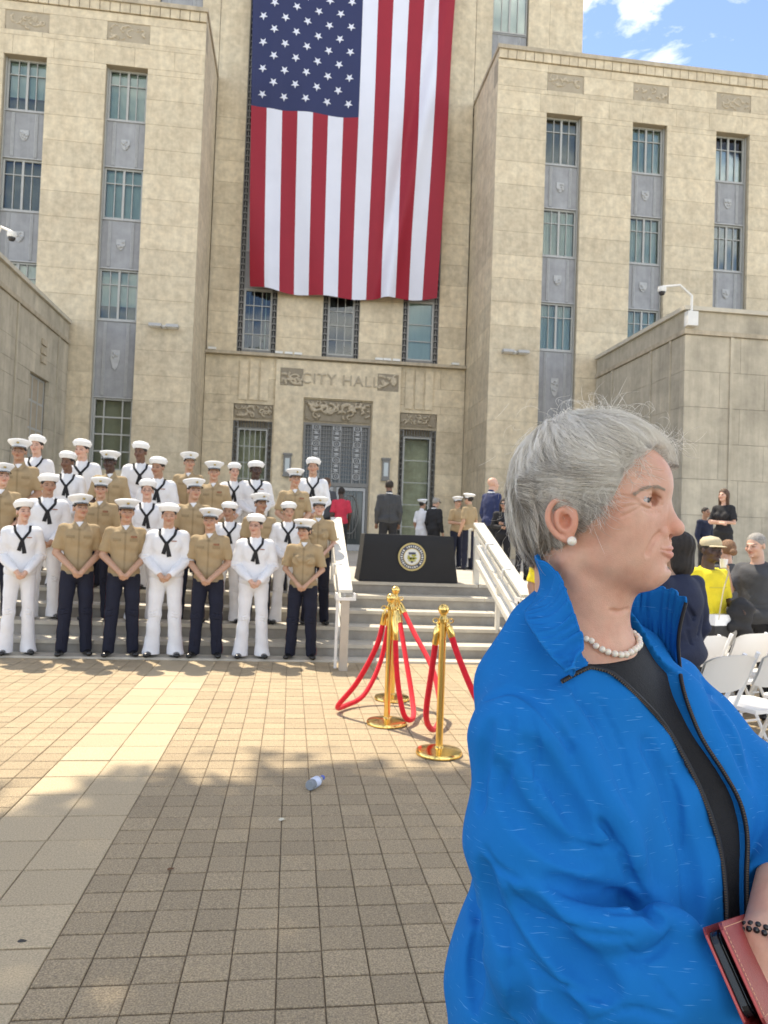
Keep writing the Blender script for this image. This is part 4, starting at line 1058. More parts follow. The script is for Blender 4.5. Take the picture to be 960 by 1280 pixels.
# ================================================================ civilians and officers
def spl(P, n=8):
    P = [Vector(p) for p in P]; out = []
    for i in range(len(P)-1):
        a, b, c, d = P[max(i-1, 0)], P[i], P[i+1], P[min(i+2, len(P)-1)]
        for k in range(n):
            t = k/n; out.append(.5*((2*b)+(-a+c)*t+(2*a-5*b+4*c-d)*t*t+(-a+3*b-3*c+d)*t**3))
    out.append(P[-1]); return out
def cloth(name, col, **k): return mat(name, col, .85, var=.1, scale=9, bump=.25, bscale=26, **k)
def civilian(spec):
    """spec: x, y(top of head px), Y, z0, rz, skin, hair, top, ..."""
    g = spec.get; arms = g('arms') or {1: hang(1), -1: hang(-1)}
    p = at(spec['x'], spec['y'], spec['Y']); z0 = spec['z0']; sc = (p.z-z0)/(1.80 if g('hat') else 1.775)
    t = thing('person', spec['label'], 'person', (p.x, spec['Y'], z0), group=g('group')); fem = g('female', False)
    t.rotation_euler = (0, 0, spec['rz']); t.scale = (sc*g('wide', 1), sc*g('wide', 1), sc)
    yaw = g('yaw', 0); pit = g('pitch', 0)
    parts = [('body', skin_mesh(None, arms, yaw, pit, fem, fold=g('fold')))]
    if g('hair', 'short') != 'none': parts.append(('hair', hair_mesh(g('hair', 'short'), yaw, pit, spec.get('hairm') or HAIRD)))
    sl = g('sleeve', 'long'); tv = torso_vol(arms, sl, crew=not g('suit') and g('hat') != 'service', hem=g('hem', .86), fat=g('fat', 1.0), female=fem, bag=g('bag', .004), seed=len(spec['label']))
    V, F = tv.mesh(); tm = spec['top']; sub = []
    if g('suit'):
        for s in (-1, 1):
            sub.append(('lapel', strip_on(tv, [(s*.06, 1.49), (s*.07, 1.38), (s*.012, 1.17)], lambda q: .02+.05*math.sin(q*PI*.8), 'lapel', tm, .004, thick=.004)))
        sub.append(('shirt_front', strip_on(tv, [(0, 1.50), (0, 1.20)], lambda q: .085*(1-q)+.004, 'shirt_front', CAPW, .002)))
        sub.append(('shirt_collar', mb_data('shirt_collar', MB().lathe([(.066, 0), (.068, .03), (.062, .034)], (0, .022, 1.482), 20), CAPW)))
        bq = strip_on(tv, [(0, 1.02), (0, .83)], .008, 'back_vent', BCLOTH, .001, frm=(0, 1, 0)); sub.append(('back_vent', bq))
        sub.append(('back_seam', strip_on(tv, [(0, 1.46), (0, 1.02)], .004, 'back_seam', BCLOTH, .0005, frm=(0, 1, 0), thick=.0005)))
    if g('print_line'): sub.append(('chest_print', strip_on(tv, [(-.10, 1.30), (.10, 1.30)], .012, 'chest_print', g('print_line'), .002, thick=.001)))
    parts.append((g('topname', 'shirt'), mdata('top', V, F, tm), sub))
    lv = legs_vol(0, seed=9); V, F = lv.mesh(); parts.append(('trousers', mdata('trousers', V, F, g('legs') or BCLOTH), []))
    for s in (-1, 1): parts.append(('shoe', shoe_mesh(s)))
    if g('hat') == 'cap':
        R, H = head_frame(yaw, pit); T = Matrix(R.tolist()); o = H((0, 0, 0)); q = MB(); q.lathe([(.082, .040), (.086, .06), (.082, .095), (.06, .125), (0, .14)], o, 24, 1, 1.2, T); hm = g('hatm')
        V = []
        for i in range(13):
            a = -PI/2+(i-6)*.17
            for rr, zz in ((0, .044), (1, .030)): r = .083+.055*math.cos((i-6)/6*PI/2)**.6*rr; V.append(Vector(o)+T@Vector((r*math.cos(a), r*math.sin(a)*1.2, zz)))
        b = MB(); b.add(V, [(2*i, 2*i+2, 2*i+3, 2*i+1) for i in range(12)]); b.add([v+T@Vector((0, 0, .005)) for v in V], [(2*i, 2*i+2, 2*i+3, 2*i+1) for i in range(12)])
        parts.append(('cap', mb_data('cap', q, hm), [('cap_brim', mb_data('cap_brim', b, hm))]))
    if g('hat') == 'service':
        b, c, v, s, e = cap_meshes(yaw, pit); parts.append(('cap_crown', c, [('cap_band', b), ('visor', v), ('cap_emblem', e)]))
    add_parts(t, parts, spec.get('skin', 1)); return t
if not ONLY or 'c' in ONLY:
    GREY_S = cloth('charcoal_suit', (.045, .047, .05)); BLK = cloth('black_jacket', (.016, .016, .018)); RED = cloth('red_shirt', (.50, .03, .06)); NAVS = cloth('navy_suit', (.02, .03, .09))
    YEL = cloth('yellow_tshirt', (.78, .62, .03)); ROY = cloth('royal_blue_shirt', (.07, .10, .42)); NAVT = cloth('navy_top', (.012, .018, .045)); DGR = cloth('dark_grey_shirt', (.06, .062, .068)); KH2 = KHAKI
    BRH = mat('brown_hair', (.09, .045, .022), .6, var=.35, scale=50, bump=.4); GRH = mat('grey_hair', (.30, .28, .25), .7, var=.3, scale=60, bump=.4); AUB = mat('auburn_hair', (.20, .10, .045), .6, var=.3, scale=50, bump=.4)
    TANC = cloth('tan_cap', (.52, .44, .28)); GRC = cloth('grey_cap', (.30, .27, .22))
    fwd = lambda s, y=-.24, z=1.12, x=.10: ((s*.162, .01, 1.42), (s*.225, .02, 1.15), (s*x, y, z))
    cross = {1: ((.15, .01, 1.41), (.215, -.03, 1.15), (-.06, -.185, 1.16)), -1: ((-.15, .01, 1.41), (-.215, -.03, 1.15), (.08, -.20, 1.13))}
    civ = [
     dict(x=487, y=600, Y=14.8, z0=ZT, rz=PI, skin=3, hair='short', top=GREY_S, suit=1, hem=.80, topname='jacket', fat=1.12, wide=1.05, label='man in a charcoal suit seen from behind, standing beyond the black draped table'),
     dict(x=427, y=609, Y=16.2, z0=ZT, rz=PI+.2, skin=4, hair='short', top=RED, sleeve='short', label='person in a red short sleeved shirt seen from behind near the metal doors'),
     dict(x=409, y=597, Y=17.0, z0=ZT, rz=PI-.5, skin=2, hair='short', hairm=BRH, top=DGR, label='person in dark grey with brown hair behind the rightmost sailor of the top row'),
     dict(x=528, y=624, Y=16.6, z0=ZT, rz=PI*.72, skin=2, hair='short', hat='service', top=WCLOTH, sleeve='short', legs=WCLOTH, label='officer in white short sleeved uniform turned away beside the man in black'),
     dict(x=544, y=621, Y=16.0, z0=ZT, rz=PI*.72, skin=1, hair='short', hairm=GRH, hat='cap', hatm=GRC, top=BLK, suit=1, hem=.80, topname='jacket', fat=1.1, wide=1.05, pitch=.2, label='stooped man in black jacket and grey cap beyond the draped table'),
     dict(x=572, y=621, Y=15.6, z0=ZT, rz=.55, skin=1, hair='short', hat='service', top=KHAKI, sleeve='short', legs=NAVYT, arms={1: fwd(1), -1: fwd(-1)}, label='person in khaki shirt and peaked cap, left one of the terrace pair'),
     dict(x=587, y=617, Y=14.9, z0=ZT, rz=PI*1.2, skin=1, hair='short', hat='service', top=KHAKI, sleeve='short', legs=NAVYT, wide=1.05, label='person in khaki shirt and peaked cap seen from behind, right one of the terrace pair'),
     dict(x=616, y=597, Y=12.9, z0=ZT, rz=PI*.62, skin=0, hair='none', top=NAVS, suit=1, hem=.80, topname='jacket', fat=1.12, wide=1.05, label='bald man in a navy suit and white collar behind the right handrail'),
     dict(x=630, y=623, Y=12.3, z0=ZT, rz=-.4, skin=2, female=True, hair='long', hairm=HAIRD, top=BLK, sleeve='long', arms={1: fwd(1, -.22, 1.2, .02), -1: fwd(-1, -.2, 1.12, .0)}, label='woman with long dark hair and sunglasses in a black top beside the bald man'),
     dict(x=655, y=628, Y=11.8, z0=ZT, rz=.3, skin=2, hair='short', top=ROY, sleeve='short', label='person in a royal blue shirt mostly hidden behind the grey haired woman'),
     dict(x=688, y=664, Y=7.4, z0=0, rz=.2, skin=2, hair='short', top=YEL, sleeve='short', label='person in a yellow shirt mostly hidden behind the head of the grey haired woman'),
     dict(x=905, y=611, Y=12.0, z0=ZT, rz=-1.0, skin=0, female=True, hair='long', hairm=BRH, top=BLK, sleeve='short', arms=cross, label='woman with long brown hair and folded arms in a black dress on the terrace'),
     dict(x=882, y=634, Y=12.6, z0=ZT, rz=.3, skin=2, hair='short', top=NAVT, label='person in navy partly hidden behind the woman with folded arms'),
     dict(x=846, y=664, Y=4.1, z0=0, rz=PI+.5, skin=1, female=True, hair='bob', hairm=HAIRD, top=NAVT, fat=1.25, wide=1.12, sleeve='long', label='dark haired person in a navy top just beyond the face of the grey haired woman'),
     dict(x=887, y=669, Y=6.0, z0=0, rz=.25, skin=4, hair='short', hat='cap', hatm=TANC, top=YEL, sleeve='short', fat=1.2, wide=1.08, hem=.80, arms={1: fwd(1, -.22, 1.10, .14), -1: hang(-1)}, print_line=mat('faded_print', (.60, .50, .05), .8), label='man in tan cap and yellow shirt with bag strap'),
     dict(x=910, y=675, Y=7.2, z0=0, rz=PI, skin=0, female=True, hair='bun', hairm=AUB, top=DGR, label='person with auburn hair in a bun, seen from behind beside the man in yellow'),
     dict(x=947, y=666, Y=6.2, z0=0, rz=-1.1, skin=0, hair='short', hairm=GRH, top=DGR, sleeve='short', fat=1.15, wide=1.05, arms={1: hang(1), -1: ((-.16, .01, 1.41), (-.20, -.12, 1.2), (-.12, -.30, 1.38))}, pitch=.15, label='grey haired man in dark grey raising a white cup at the right edge'),
    ]
    CV = [civilian(c) for c in civ]
    # sunglasses on the dark haired woman, things carried by the man in yellow
    q = MB(); 
    for s in (-1, 1): q.box(s*.031-.024, s*.031+.024, -.125, -.118, 1.635, 1.668)
    q.box(-.01, .01, -.122, -.118, 1.655, 1.66); q.build('sunglasses', VISOR, CV[8], local=True)
    def held(name, lb, cat, parent_i, off, builder):
        r = CV[parent_i]; M = Matrix.Translation(r.location) @ Matrix.Rotation(r.rotation_euler.z, 4, 'Z') @ Matrix.Diagonal((*r.scale, 1)); t = thing(name, lb, cat, tuple(M @ Vector(off))); t.rotation_euler = r.rotation_euler; builder(t); return t
    def bag(t):
        MB().box(-.085, .085, -.03, .03, -.12, .0).build('bag_body', cloth('black_bag', (.03, .03, .03)), t, local=True); MB().box(-.087, .087, -.033, .033, .0, .09).build('bag_flap', CAPW, t, local=True)
        MB().tube(spl([(-.05, -.03, .05), (.0, -.03, .3), (.09, .01, .46), (.10, .12, .47)], 6), .006, 6).build('strap', TANC, t, local=True)
    held('shoulder_bag', 'small white and black shoulder bag on the man in yellow', 'bag', 14, (-.05, -.19, .95), bag)
    def jk(t):
        v = Vol((-.2, -.2, -.35), (.2, .2, .15), .01); v.add(ell((0, 0, 0), (.13, .08, .09)), .03); v.add(cap((.0, 0, 0), (.05, .0, -.22), .09, .07, (1, .6, 1)), .03); v.add(cap((.0, 0, .02), (-.1, .0, -.16), .07, .04, (1, .6, 1)), .03); wrinkle(v, .012, 30, 2)
        V, F = v.mesh(); o = mesh('folded_cloth', V, F, BLK, t, smooth=True, local=True)
    held('folded_jacket', 'dark jacket folded over the forearm of the man in yellow', 'jacket', 14, (.14, -.24, 1.10), jk)
    def cup(t): MB().lathe([(.025, 0), (.035, .09), (.036, .1), (.0, .1)], (0, 0, 0), 14).build('cup_wall', CAPW, t, smooth=True, local=True)
    held('paper_cup', 'white cup raised by the grey haired man at the right edge', 'cup', 16, (-.105, -.37, 1.40), cup)
# ================================================================ handrails
def handrail(X, lb, wide):
    t = thing('stair_handrail', lb, 'handrail', (X, 8.15, 0), group='metal handrails of the stairs')
    y0, z0, y1, z1 = 8.18, .86, 10.42, 1.70; mt = CREAMP
    MB().box(X-.045, X+.045, 8.08, 8.17, .0, .80).build('post', TANP, t)
    MB().box(X-.04, X+.04, 10.44, 10.52, ZT, 1.62).build('post', mt, t); MB().box(X-.025, X+.025, 9.28, 9.34, RIS*2, 1.15).build('post', mt, t)
    MB().bar((X, y0-.05, z0), (X, y1, z1), .15, .035).build('top_plate', mt, t)
    for dz, w in ((-.13, .05), (-.33, .09), (-.55, .09)):
        MB().bar((X-.03*(1 if dz > -.2 else 0), y0+.03, z0+dz+.01), (X-.03*(1 if dz > -.2 else 0), y1-.05, z1+dz), w, .07 if dz < -.2 else .045).build('rail_bar', mt, t)
    MB().tube([(X-.09, y1+.02, z1-.08), (X-.09, y1+.15, z1-.08), (X-.09, y1+.15, z1-.5)], .02, 8).build('end_bracket', mt, t, smooth=True)
    b = MB(); b.box(X-.11, X-.085, 8.05, 8.25, .77, .84); b.box(X+.085, X+.11, 8.05, 8.25, .77, .84); b.box(X-.11, X+.11, 8.06, 8.12, .765, .80); b.build('end_clamp', WHITEP, t)
    MB().box(X-.10, X-.07, 8.12, 8.16, .02, .80).build('side_strut', WHITEP, t)
    for y, z in ((8.8, 1.10), (9.6, 1.40)): MB().tube([(X-.10, y, z-.1), (X-.10, y, z+.02), (X, y, z+.03)], .014, 6).build('bracket', WHITEP, t)
handrail(.62, 'pale metal handrail seen end on, between the uniformed group and the draped table', 0)
handrail(2.68, 'cream slatted handrail running down the stairs right of the draped table', 1)
# ================================================================ draped table with the civic seal
tb = thing('draped_table', 'table under a floor length black cloth with a round gold seal on the terrace', 'table', (1.68, 10.75, ZT))
V = []; N = 96
for zz, ex in ((ZT+.006, .055), (ZT+.25, .03), (ZT+.5, .012), (ZT+.665, .002), (ZT+.675, -.006)):
    for i in range(N):
        s = i/N*4; k = int(s); f_ = s-k; hx, hy = .64+ex*1.3, .30+ex
        P_ = [(-hx, -hy), (hx, -hy), (hx, hy), (-hx, hy)]; a, b = P_[k], P_[(k+1) % 4]; x, y = a[0]+(b[0]-a[0])*f_, a[1]+(b[1]-a[1])*f_
        w = .012*math.sin(i*1.9)*(ex/.055) if k != 0 else .004*math.sin(i*.9)*(ex/.055); V.append((1.68+x*(1+w), 10.75+y+(-w if k == 0 else w), zz))
V.append((1.68, 10.75, ZT+.677)); F = [(r*N+i, r*N+(i+1) % N, (r+1)*N+(i+1) % N, (r+1)*N+i) for r in range(4) for i in range(N)] + [(4*N+i, 4*N+(i+1) % N, 5*N) for i in range(N)]
q = MB(); q.add(V, F); cl = q.build('cloth', mat('black_table_cloth', (.012, .012, .013), .75, var=.1), tb, smooth=True)
for sx in (-1, 1):
    for sy in (-1, 1): MB().tube([(1.68+sx*.58, 10.75+sy*.24, ZT), (1.68+sx*.58, 10.75+sy*.24, ZT+.66)], .014, 6).build('leg', BLACKM, tb)
MB().box(1.08, 2.28, 10.47, 11.03, ZT+.645, ZT+.67).build('tabletop', WHITEP, tb)
SX_, SZ_, SYY = 1.72, ZT+.365, 10.75-.345
def ring(r0, r1, y, nm, mt):
    q = MB(); n = 40; V = [(SX_+r*math.cos(2*PI*i/n), y, SZ_+r*math.sin(2*PI*i/n)) for r in (r0, r1) for i in range(n)]
    q.add(V, [(i, (i+1) % n, n+(i+1) % n, n+i) for i in range(n)]); q.add([(a, y+.004, c) for a, b, c in V], [(i, (i+1) % n, n+(i+1) % n, n+i) for i in range(n)])
    return q
SGOLD = mat('seal_gold', (.50, .40, .16), .5); SWH = mat('seal_white', (.70, .70, .66), .6); SDK = mat('seal_dark', (.05, .06, .10), .6)
seal = ring(.175, .20, SYY-.006, 's', 0).build('seal', SGOLD, tb)
ring(.125, .1749, SYY-.004, 's', 0).build('seal_band', SDK, seal); ring(.113, .1248, SYY-.007, 's', 0).build('seal_inner_ring', SGOLD, seal); ring(.0005, .1128, SYY-.005, 's', 0).build('seal_field', SWH, seal)
q = MB()
for i in range(30):
    a = 2*PI*i/30
    if i % 15 == 11: continue
    c, s = math.cos(a), math.sin(a); q.bar((SX_+.137*c, SYY-.009, SZ_+.137*s), (SX_+.163*c, SYY-.009, SZ_+.163*s), .012 if i % 3 else .020, .002, up=(0, 1, 0))
q.build('seal_lettering', SWH, seal)
q = MB(); 
for cx, cz, rx, rz_ in ((-.035, -.02, .035, .022), (.0, -.025, .04, .018), (.04, -.018, .032, .02), (-.05, .008, .018, .014), (.02, .02, .03, .02), (.05, .025, .014, .012), (0, -.055, .06, .012)):
    q.add([(SX_+cx+rx*math.cos(t), SYY-.011, SZ_+cz+rz_*math.sin(t)) for t in np.linspace(0, 2*PI, 13)[:-1]], [tuple(range(12))])
q.build('seal_emblem', mat('seal_green_gold', (.42, .40, .08), .5), seal)
q = MB(); q.bar((SX_-.05, SYY-.012, SZ_+.05), (SX_+.05, SYY-.012, SZ_+.05), .006, .03, up=(0, 0, 1)); q.bar((SX_, SYY-.012, SZ_-.085), (SX_, SYY-.012, SZ_-.06), .03, .002, up=(0, 1, 0)); q.build('seal_device', SDK, seal)
# ================================================================ stanchions and ropes
STN = [(.81, 5.85, 'x'), (1.07, 5.05, 'nearest gold stanchion, right of the others'), (.97, 6.72, 'farthest gold stanchion, its base behind the red ropes'), (1.95, 4.55, 'gold stanchion hidden behind the woman in blue holding the far rope end'), (4.05, 6.6, 'gold stanchion among the people at the right behind the white chairs')]
STN[0] = (.81, 5.85, 'gold stanchion in the left front with its round base fully in view')
ps = None
for i, (x, y, lb) in enumerate(STN):
    t = thing('stanchion', lb, 'stanchion', (x, y, 0), group='gold stanchions with red ropes')
    if ps is None:
        MB().lathe([(0, .0), (.155, .0), (.160, .006), (.160, .022), (.154, .030), (.10, .042), (.035, .048), (.028, .06), (0, .06)], (0, 0, 0), 40).build('base', GOLD, t, smooth=True, local=True)
        MB().lathe([(.025, .05), (.025, .90)], (0, 0, 0), 24).build('pole', GOLD, t, smooth=True, local=True)
        MB().lathe([(.025, .90), (.036, .905), (.038, .93), (.030, .94), (.022, .95), (.022, .962), (.032, .972), (.038, .99), (.038, 1.005), (.030, 1.022), (.014, 1.032), (0, 1.034)], (0, 0, 0), 24).build('finial', GOLD, t, smooth=True, local=True)
        q = MB()
        for a in range(4): c, s = math.cos(a*PI/2), math.sin(a*PI/2); q.tube([((.036+.018*(1-math.cos(u)))*c, (.036+.018*(1-math.cos(u)))*s, .918+.016*math.sin(u)) for u in np.linspace(0, 2*PI, 11)[:-1]], .004, 5, closed=True)
        q.build('rope_hooks', GOLD, t, smooth=True, local=True); ps = t
    else:
        for ch in ps.children: c = ch.copy(); COL.objects.link(c); c.parent = t
VEL = mat('red_velvet', (.72, .003, .018), .8, var=.15, scale=30, bump=.2, sheen=.12)
ROP = [
 ('red velvet rope looping low to the left of the stanchions', [(.77, 5.86, .90), (.72, 5.9, .62), (.58, 6.0, .30), (.44, 6.15, .07), (.52, 6.32, .035), (.70, 6.5, .10), (.86, 6.66, .40), (.935, 6.71, .90)]),
 ('red velvet rope from the farthest stanchion down to the nearest one', [(1.00, 6.70, .90), (1.10, 6.45, .66), (1.22, 6.1, .38), (1.22, 5.75, .12), (1.12, 5.5, .05), (1.02, 5.3, .20), (1.02, 5.15, .55), (1.04, 5.07, .90)]),
 ('red velvet rope hanging in a narrow loop between the two left stanchions', [(.98, 6.68, .88), (1.02, 6.4, .50), (1.05, 6.1, .16), (1.02, 5.85, .05), (.93, 5.75, .10), (.87, 5.78, .40), (.84, 5.83, .90)]),
 ('red velvet rope running right from the nearest stanchion behind the blue jacket', [(1.10, 5.03, .90), (1.17, 4.98, .68), (1.30, 4.88, .38), (1.45, 4.8, .18), (1.62, 4.7, .18), (1.80, 4.6, .45), (1.915, 4.56, .90)])]
for lb, P in ROP:
    t = thing('velvet_rope', lb, 'rope', P[len(P)//2], group='red ropes of the gold stanchions')
    S = spl(P, 8); MB().tube(S[3:-3], .0215, 12).build('rope', VEL, t, smooth=True)
    for a, b in ((S[0], S[4]), (S[-1], S[-5])):
        d = (b-a); MB().tube([a, a+d*.15, a+d*.25, a+d*.95, a+d], [.010, .012, .024, .026, .0225], 12).build('ferrule', GOLD, t, smooth=True)
# ================================================================ folding chairs
CH_M = mat('white_chair_plastic', (.80, .79, .76), .35)
def chair_parts(t):
    def post(s): return MB().tube([(s*.205, .20, .0), (s*.205, .02, .40), (s*.20, -.17, .83)], .014, 8)
    for s in (-1, 1): post(s).build('leg', CH_M, t, smooth=True, local=True); MB().tube([(s*.185, -.20, .0), (s*.185, .04, .44)], .013, 8).build('leg', CH_M, t, smooth=True, local=True)
    v = []; q = MB(); n = 10
    for i in range(n+1):
        a = (i/n-.5); x = a*.43; y = -.135-.035+.05*(1-(2*a)**2)*-.5
        for z, dy in ((.60, .04), (.70, 0), (.80, -.035), (.84, -.05)): v.append((x, y+dy, z-(.03*(abs(2*a)**4) if z > .8 else -.02*(abs(2*a)**4) if z < .65 else 0)))
    F = [(4*i+j, 4*i+4+j, 4*i+5+j, 4*i+1+j) for i in range(n) for j in range(3)]
    q.add(v, F); m_ = len(v); q.add([(a, b-.018, c) for a, b, c in v], F); q.build('backrest', CH_M, t, smooth=True, local=True)
    s_ = MB(); s_.prism([(-.20, -.16), (.20, -.16), (.205, .18), (.15, .22), (-.15, .22), (-.205, .18)], .43, .455, ax='z'); s_.build('seat', CH_M, t, local=True)
    MB().tube([(-.185, -.13, .14), (.185, -.13, .14)], .009, 6).build('stretcher', CH_M, t, local=True); MB().tube([(-.205, .15, .12), (.205, .15, .12)], .009, 6).build('stretcher', CH_M, t, local=True)
pc = None; GC = 'white folding chairs in rows at the right'
for r, (yy, x0, nn, rl) in enumerate(((4.45, 2.62, 4, 'nearest'), (5.35, 3.0, 4, 'second'), (6.25, 3.36, 4, 'third'), (7.1, 3.75, 3, 'farthest'))):
    for k in range(nn):
        lb = 'white folding chair in the %s row, %s' % (rl, ('at its left end beside the blue jacket', 'second from its left end', 'third from its left end', 'fourth from its left end')[k])
        t = thing('folding_chair', lb, 'chair', (x0+k*.52, yy+k*.2, 0), .36+random.uniform(-.05, .05), group=GC)
        if pc is None: chair_parts(t); pc = t
        else:
            for ch in pc.children: c = ch.copy(); COL.objects.link(c); c.parent = t
# ================================================================ small litter
b = thing('plastic_bottle', 'clear plastic water bottle with blue and white label lying on the pavers', 'bottle', (.20, 4.40, .032)); b.rotation_euler = (0, PI/2, 1.05)
gm = bpy.data.materials.new('clear_plastic'); gm.use_nodes = True; pb = gm.node_tree.nodes['Principled BSDF']; pb.inputs['Base Color'].default_value = (.8, .88, .95, 1); pb.inputs['Roughness'].default_value = .08; pb.inputs['Transmission Weight'].default_value = .7; pb.inputs['IOR'].default_value = 1.2
MB().lathe([(0, -.075), (.026, -.075), (.030, -.068), (.030, -.04), (.028, -.03), (.030, -.02), (.030, .02), (.027, .04), (.015, .066), (.013, .08)], (0, 0, 0), 18).build('bottle_wall', gm, b, smooth=True, local=True)
MB().lathe([(.0308, -.035), (.0308, .018)], (0, 0, 0), 18).build('bottle_label', mat('label_white_blue', (.62, .70, .86), .4, var=.25, scale=25), b, smooth=True, local=True)
MB().lathe([(.015, .074), (.015, .092), (0, .092)], (0, 0, 0), 14).build('bottle_cap', mat('blue_cap', (.05, .12, .55), .4), b, local=True)
for (px, py, s, c, lb) in ((353, 1026, .022, (.62, .58, .45), 'pale curled scrap lying on the shaded pavers'), (213, 1088, .02, (.16, .07, .03), 'small dry brown leaf lying on the shaded pavers'), (27, 1177, .018, (.05, .045, .04), 'dark flattened spot of gum on a large paver at lower left')):
    d = _f + _r*((px-480)/924) + _u*((640-py)/924); g = CAM + d*(-1.5/d.z); q = MB()
    n = 9; V = [(g.x, g.y, .006)] + [(g.x+s*math.cos(2*PI*i/n)*random.uniform(.6, 1.1), g.y+s*.8*math.sin(2*PI*i/n)*random.uniform(.6, 1.1), .003+(random.uniform(0, .010) if py < 1170 else 0)) for i in range(n)]
    q.add(V, [(0, 1+i, 1+(i+1) % n) for i in range(n)]); tag(q.build('litter' if py == 1026 else 'dry_leaf' if py == 1088 else 'gum_spot', mat('scrap_%d' % px, c, .8), loc=(g.x, g.y, 0)), lb, ('litter', 'leaf', 'gum')[(353, 213, 27).index(px)])
# ================================================================ the tree that shades the foreground (overhead and behind the camera)
tr = thing('live_oak_tree', 'broad live oak standing behind the camera, its canopy over the foreground', 'tree', (-3.6, -3.2, 0))
BARK = mat('oak_bark', (.12, .095, .07), .95, var=.3, scale=6, bump=1, stretch=(1, 1, .3)); LEAFM = mat('oak_leaves', (.06, .10, .03), .6, var=.3, scale=2, coord='World')
q = MB(); q.tube(spl([(-3.6, -3.2, -.05), (-3.6, -3.15, 1.5), (-3.45, -3.0, 3.5), (-3.3, -2.6, 5.5)], 6), [.45-.012*i for i in range(19)], 12); q.build('trunk', BARK, tr, smooth=True)
q = MB(); ends = []
for i in range(11):
    a = i/11*2*PI; e = Vector((-1.2+5.2*math.cos(a), 1.8+5.0*math.sin(a), 9.6+random.uniform(-.3, 1))); mid = (Vector((-3.3, -2.6, 5.5))+e)/2+Vector((0, 0, .8))
    P = spl([(-3.3, -2.6, 5.3), mid, e], 6); q.tube(P, [.22-.015*k for k in range(len(P))], 7)
q.build('limbs', BARK, tr, smooth=True)
def in_frame(p, m=70):
    d = p-CAM; w = d.dot(_f)
    if w <= .05: return False
    x = 480+924*d.dot(_r)/w; y = 640-924*d.dot(_u)/w; return -m < x < 960+m and y > -m
V = []; F = []; R = random.Random(11); n = 0; tries = 0
CL = []
gx = -3.4
while gx < 3.6:
    gy = -.6
    while gy < 5.2:
        h = R.uniform(9.6, 12.2); x_, y_ = gx+R.uniform(-.25, .25), gy+R.uniform(-.25, .25)
        lim = 4.55+.30*mnoise.noise((x_*.8, 0, 3.1))+.28*mnoise.noise((x_*2.6, 5, 1))-.10*max(x_-1.2, 0)
        if y_ < lim and not (x_ < -.78 and y_ > 2.6 and mnoise.noise((x_*1.3, y_*1.3, 9)) > .02): CL.append((Vector((x_-SHX*h, y_-SHY*h, h)), R.uniform(.5, .8), y_ > lim-.55 or x_ < -.4))
        gy += .48
    gx += .48
for c, r, edge in CL:
    if in_frame(c, 20): continue
    for _ in range(140):
        p = c+Vector((R.gauss(0, 1), R.gauss(0, 1), R.gauss(0, .7)))*r*(.36 if edge else .58)
        if in_frame(p, 25): continue
        a = Vector((R.gauss(0, 1), R.gauss(0, 1), R.gauss(0, .5))).normalized(); b_ = a.orthogonal().normalized(); b_ = (Matrix.Rotation(R.uniform(0, 6.28), 3, a) @ b_); L_ = R.uniform(.09, .16); i = len(V)
        V += [p-a*L_, p+b_*L_*.5, p+a*L_, p-b_*L_*.5]; F.append((i, i+1, i+2, i+3))
cr = mesh('crown', np.array([v[:] for v in V]), np.array(F), LEAFM, tr); cr['kind'] = 'stuff'
# ================================================================ the grey haired woman in blue
# modelled in a frame (a to the right, b away, c up) about 1 m in front of the viewpoint, then set into the world
KR, KF, KU, KC = map(np.array, (_r[:], _f[:], _u[:], CAM[:]))
def kw(P): P = np.atleast_2d(np.asarray(P, float)); return KC+P[:, :1]*KR+P[:, 1:2]*KF+P[:, 2:]*KU
def k3(x, y, b): return np.array(((x-480)/924*b, b, (640-y)/924*b))
XS = .92; HO = np.array((.2754, 1.018, -.0134)); FH = np.array((.906, -.423, 0.)); RH = np.array((-.423, -.906, 0.)); UH = np.array((0, 0, 1.))
HM = np.stack([FH, RH, UH], 1)                 # columns: forward, right, up
def hp(x, r, z): return HO+HM@np.array((x*XS, r, z), float)
TO = np.array((.268, 1.03, -.165)); TN = np.array((.574, -.819, 0.)); TR = np.array((-.819, -.574, 0.)); TM = np.stack([TN, TR, UH], 1)
def tp(x, r, z): return TO+TM@np.array((x, r, z), float)
LADY = 'grey haired woman in profile wearing a bright blue jacket and pearls in the foreground'
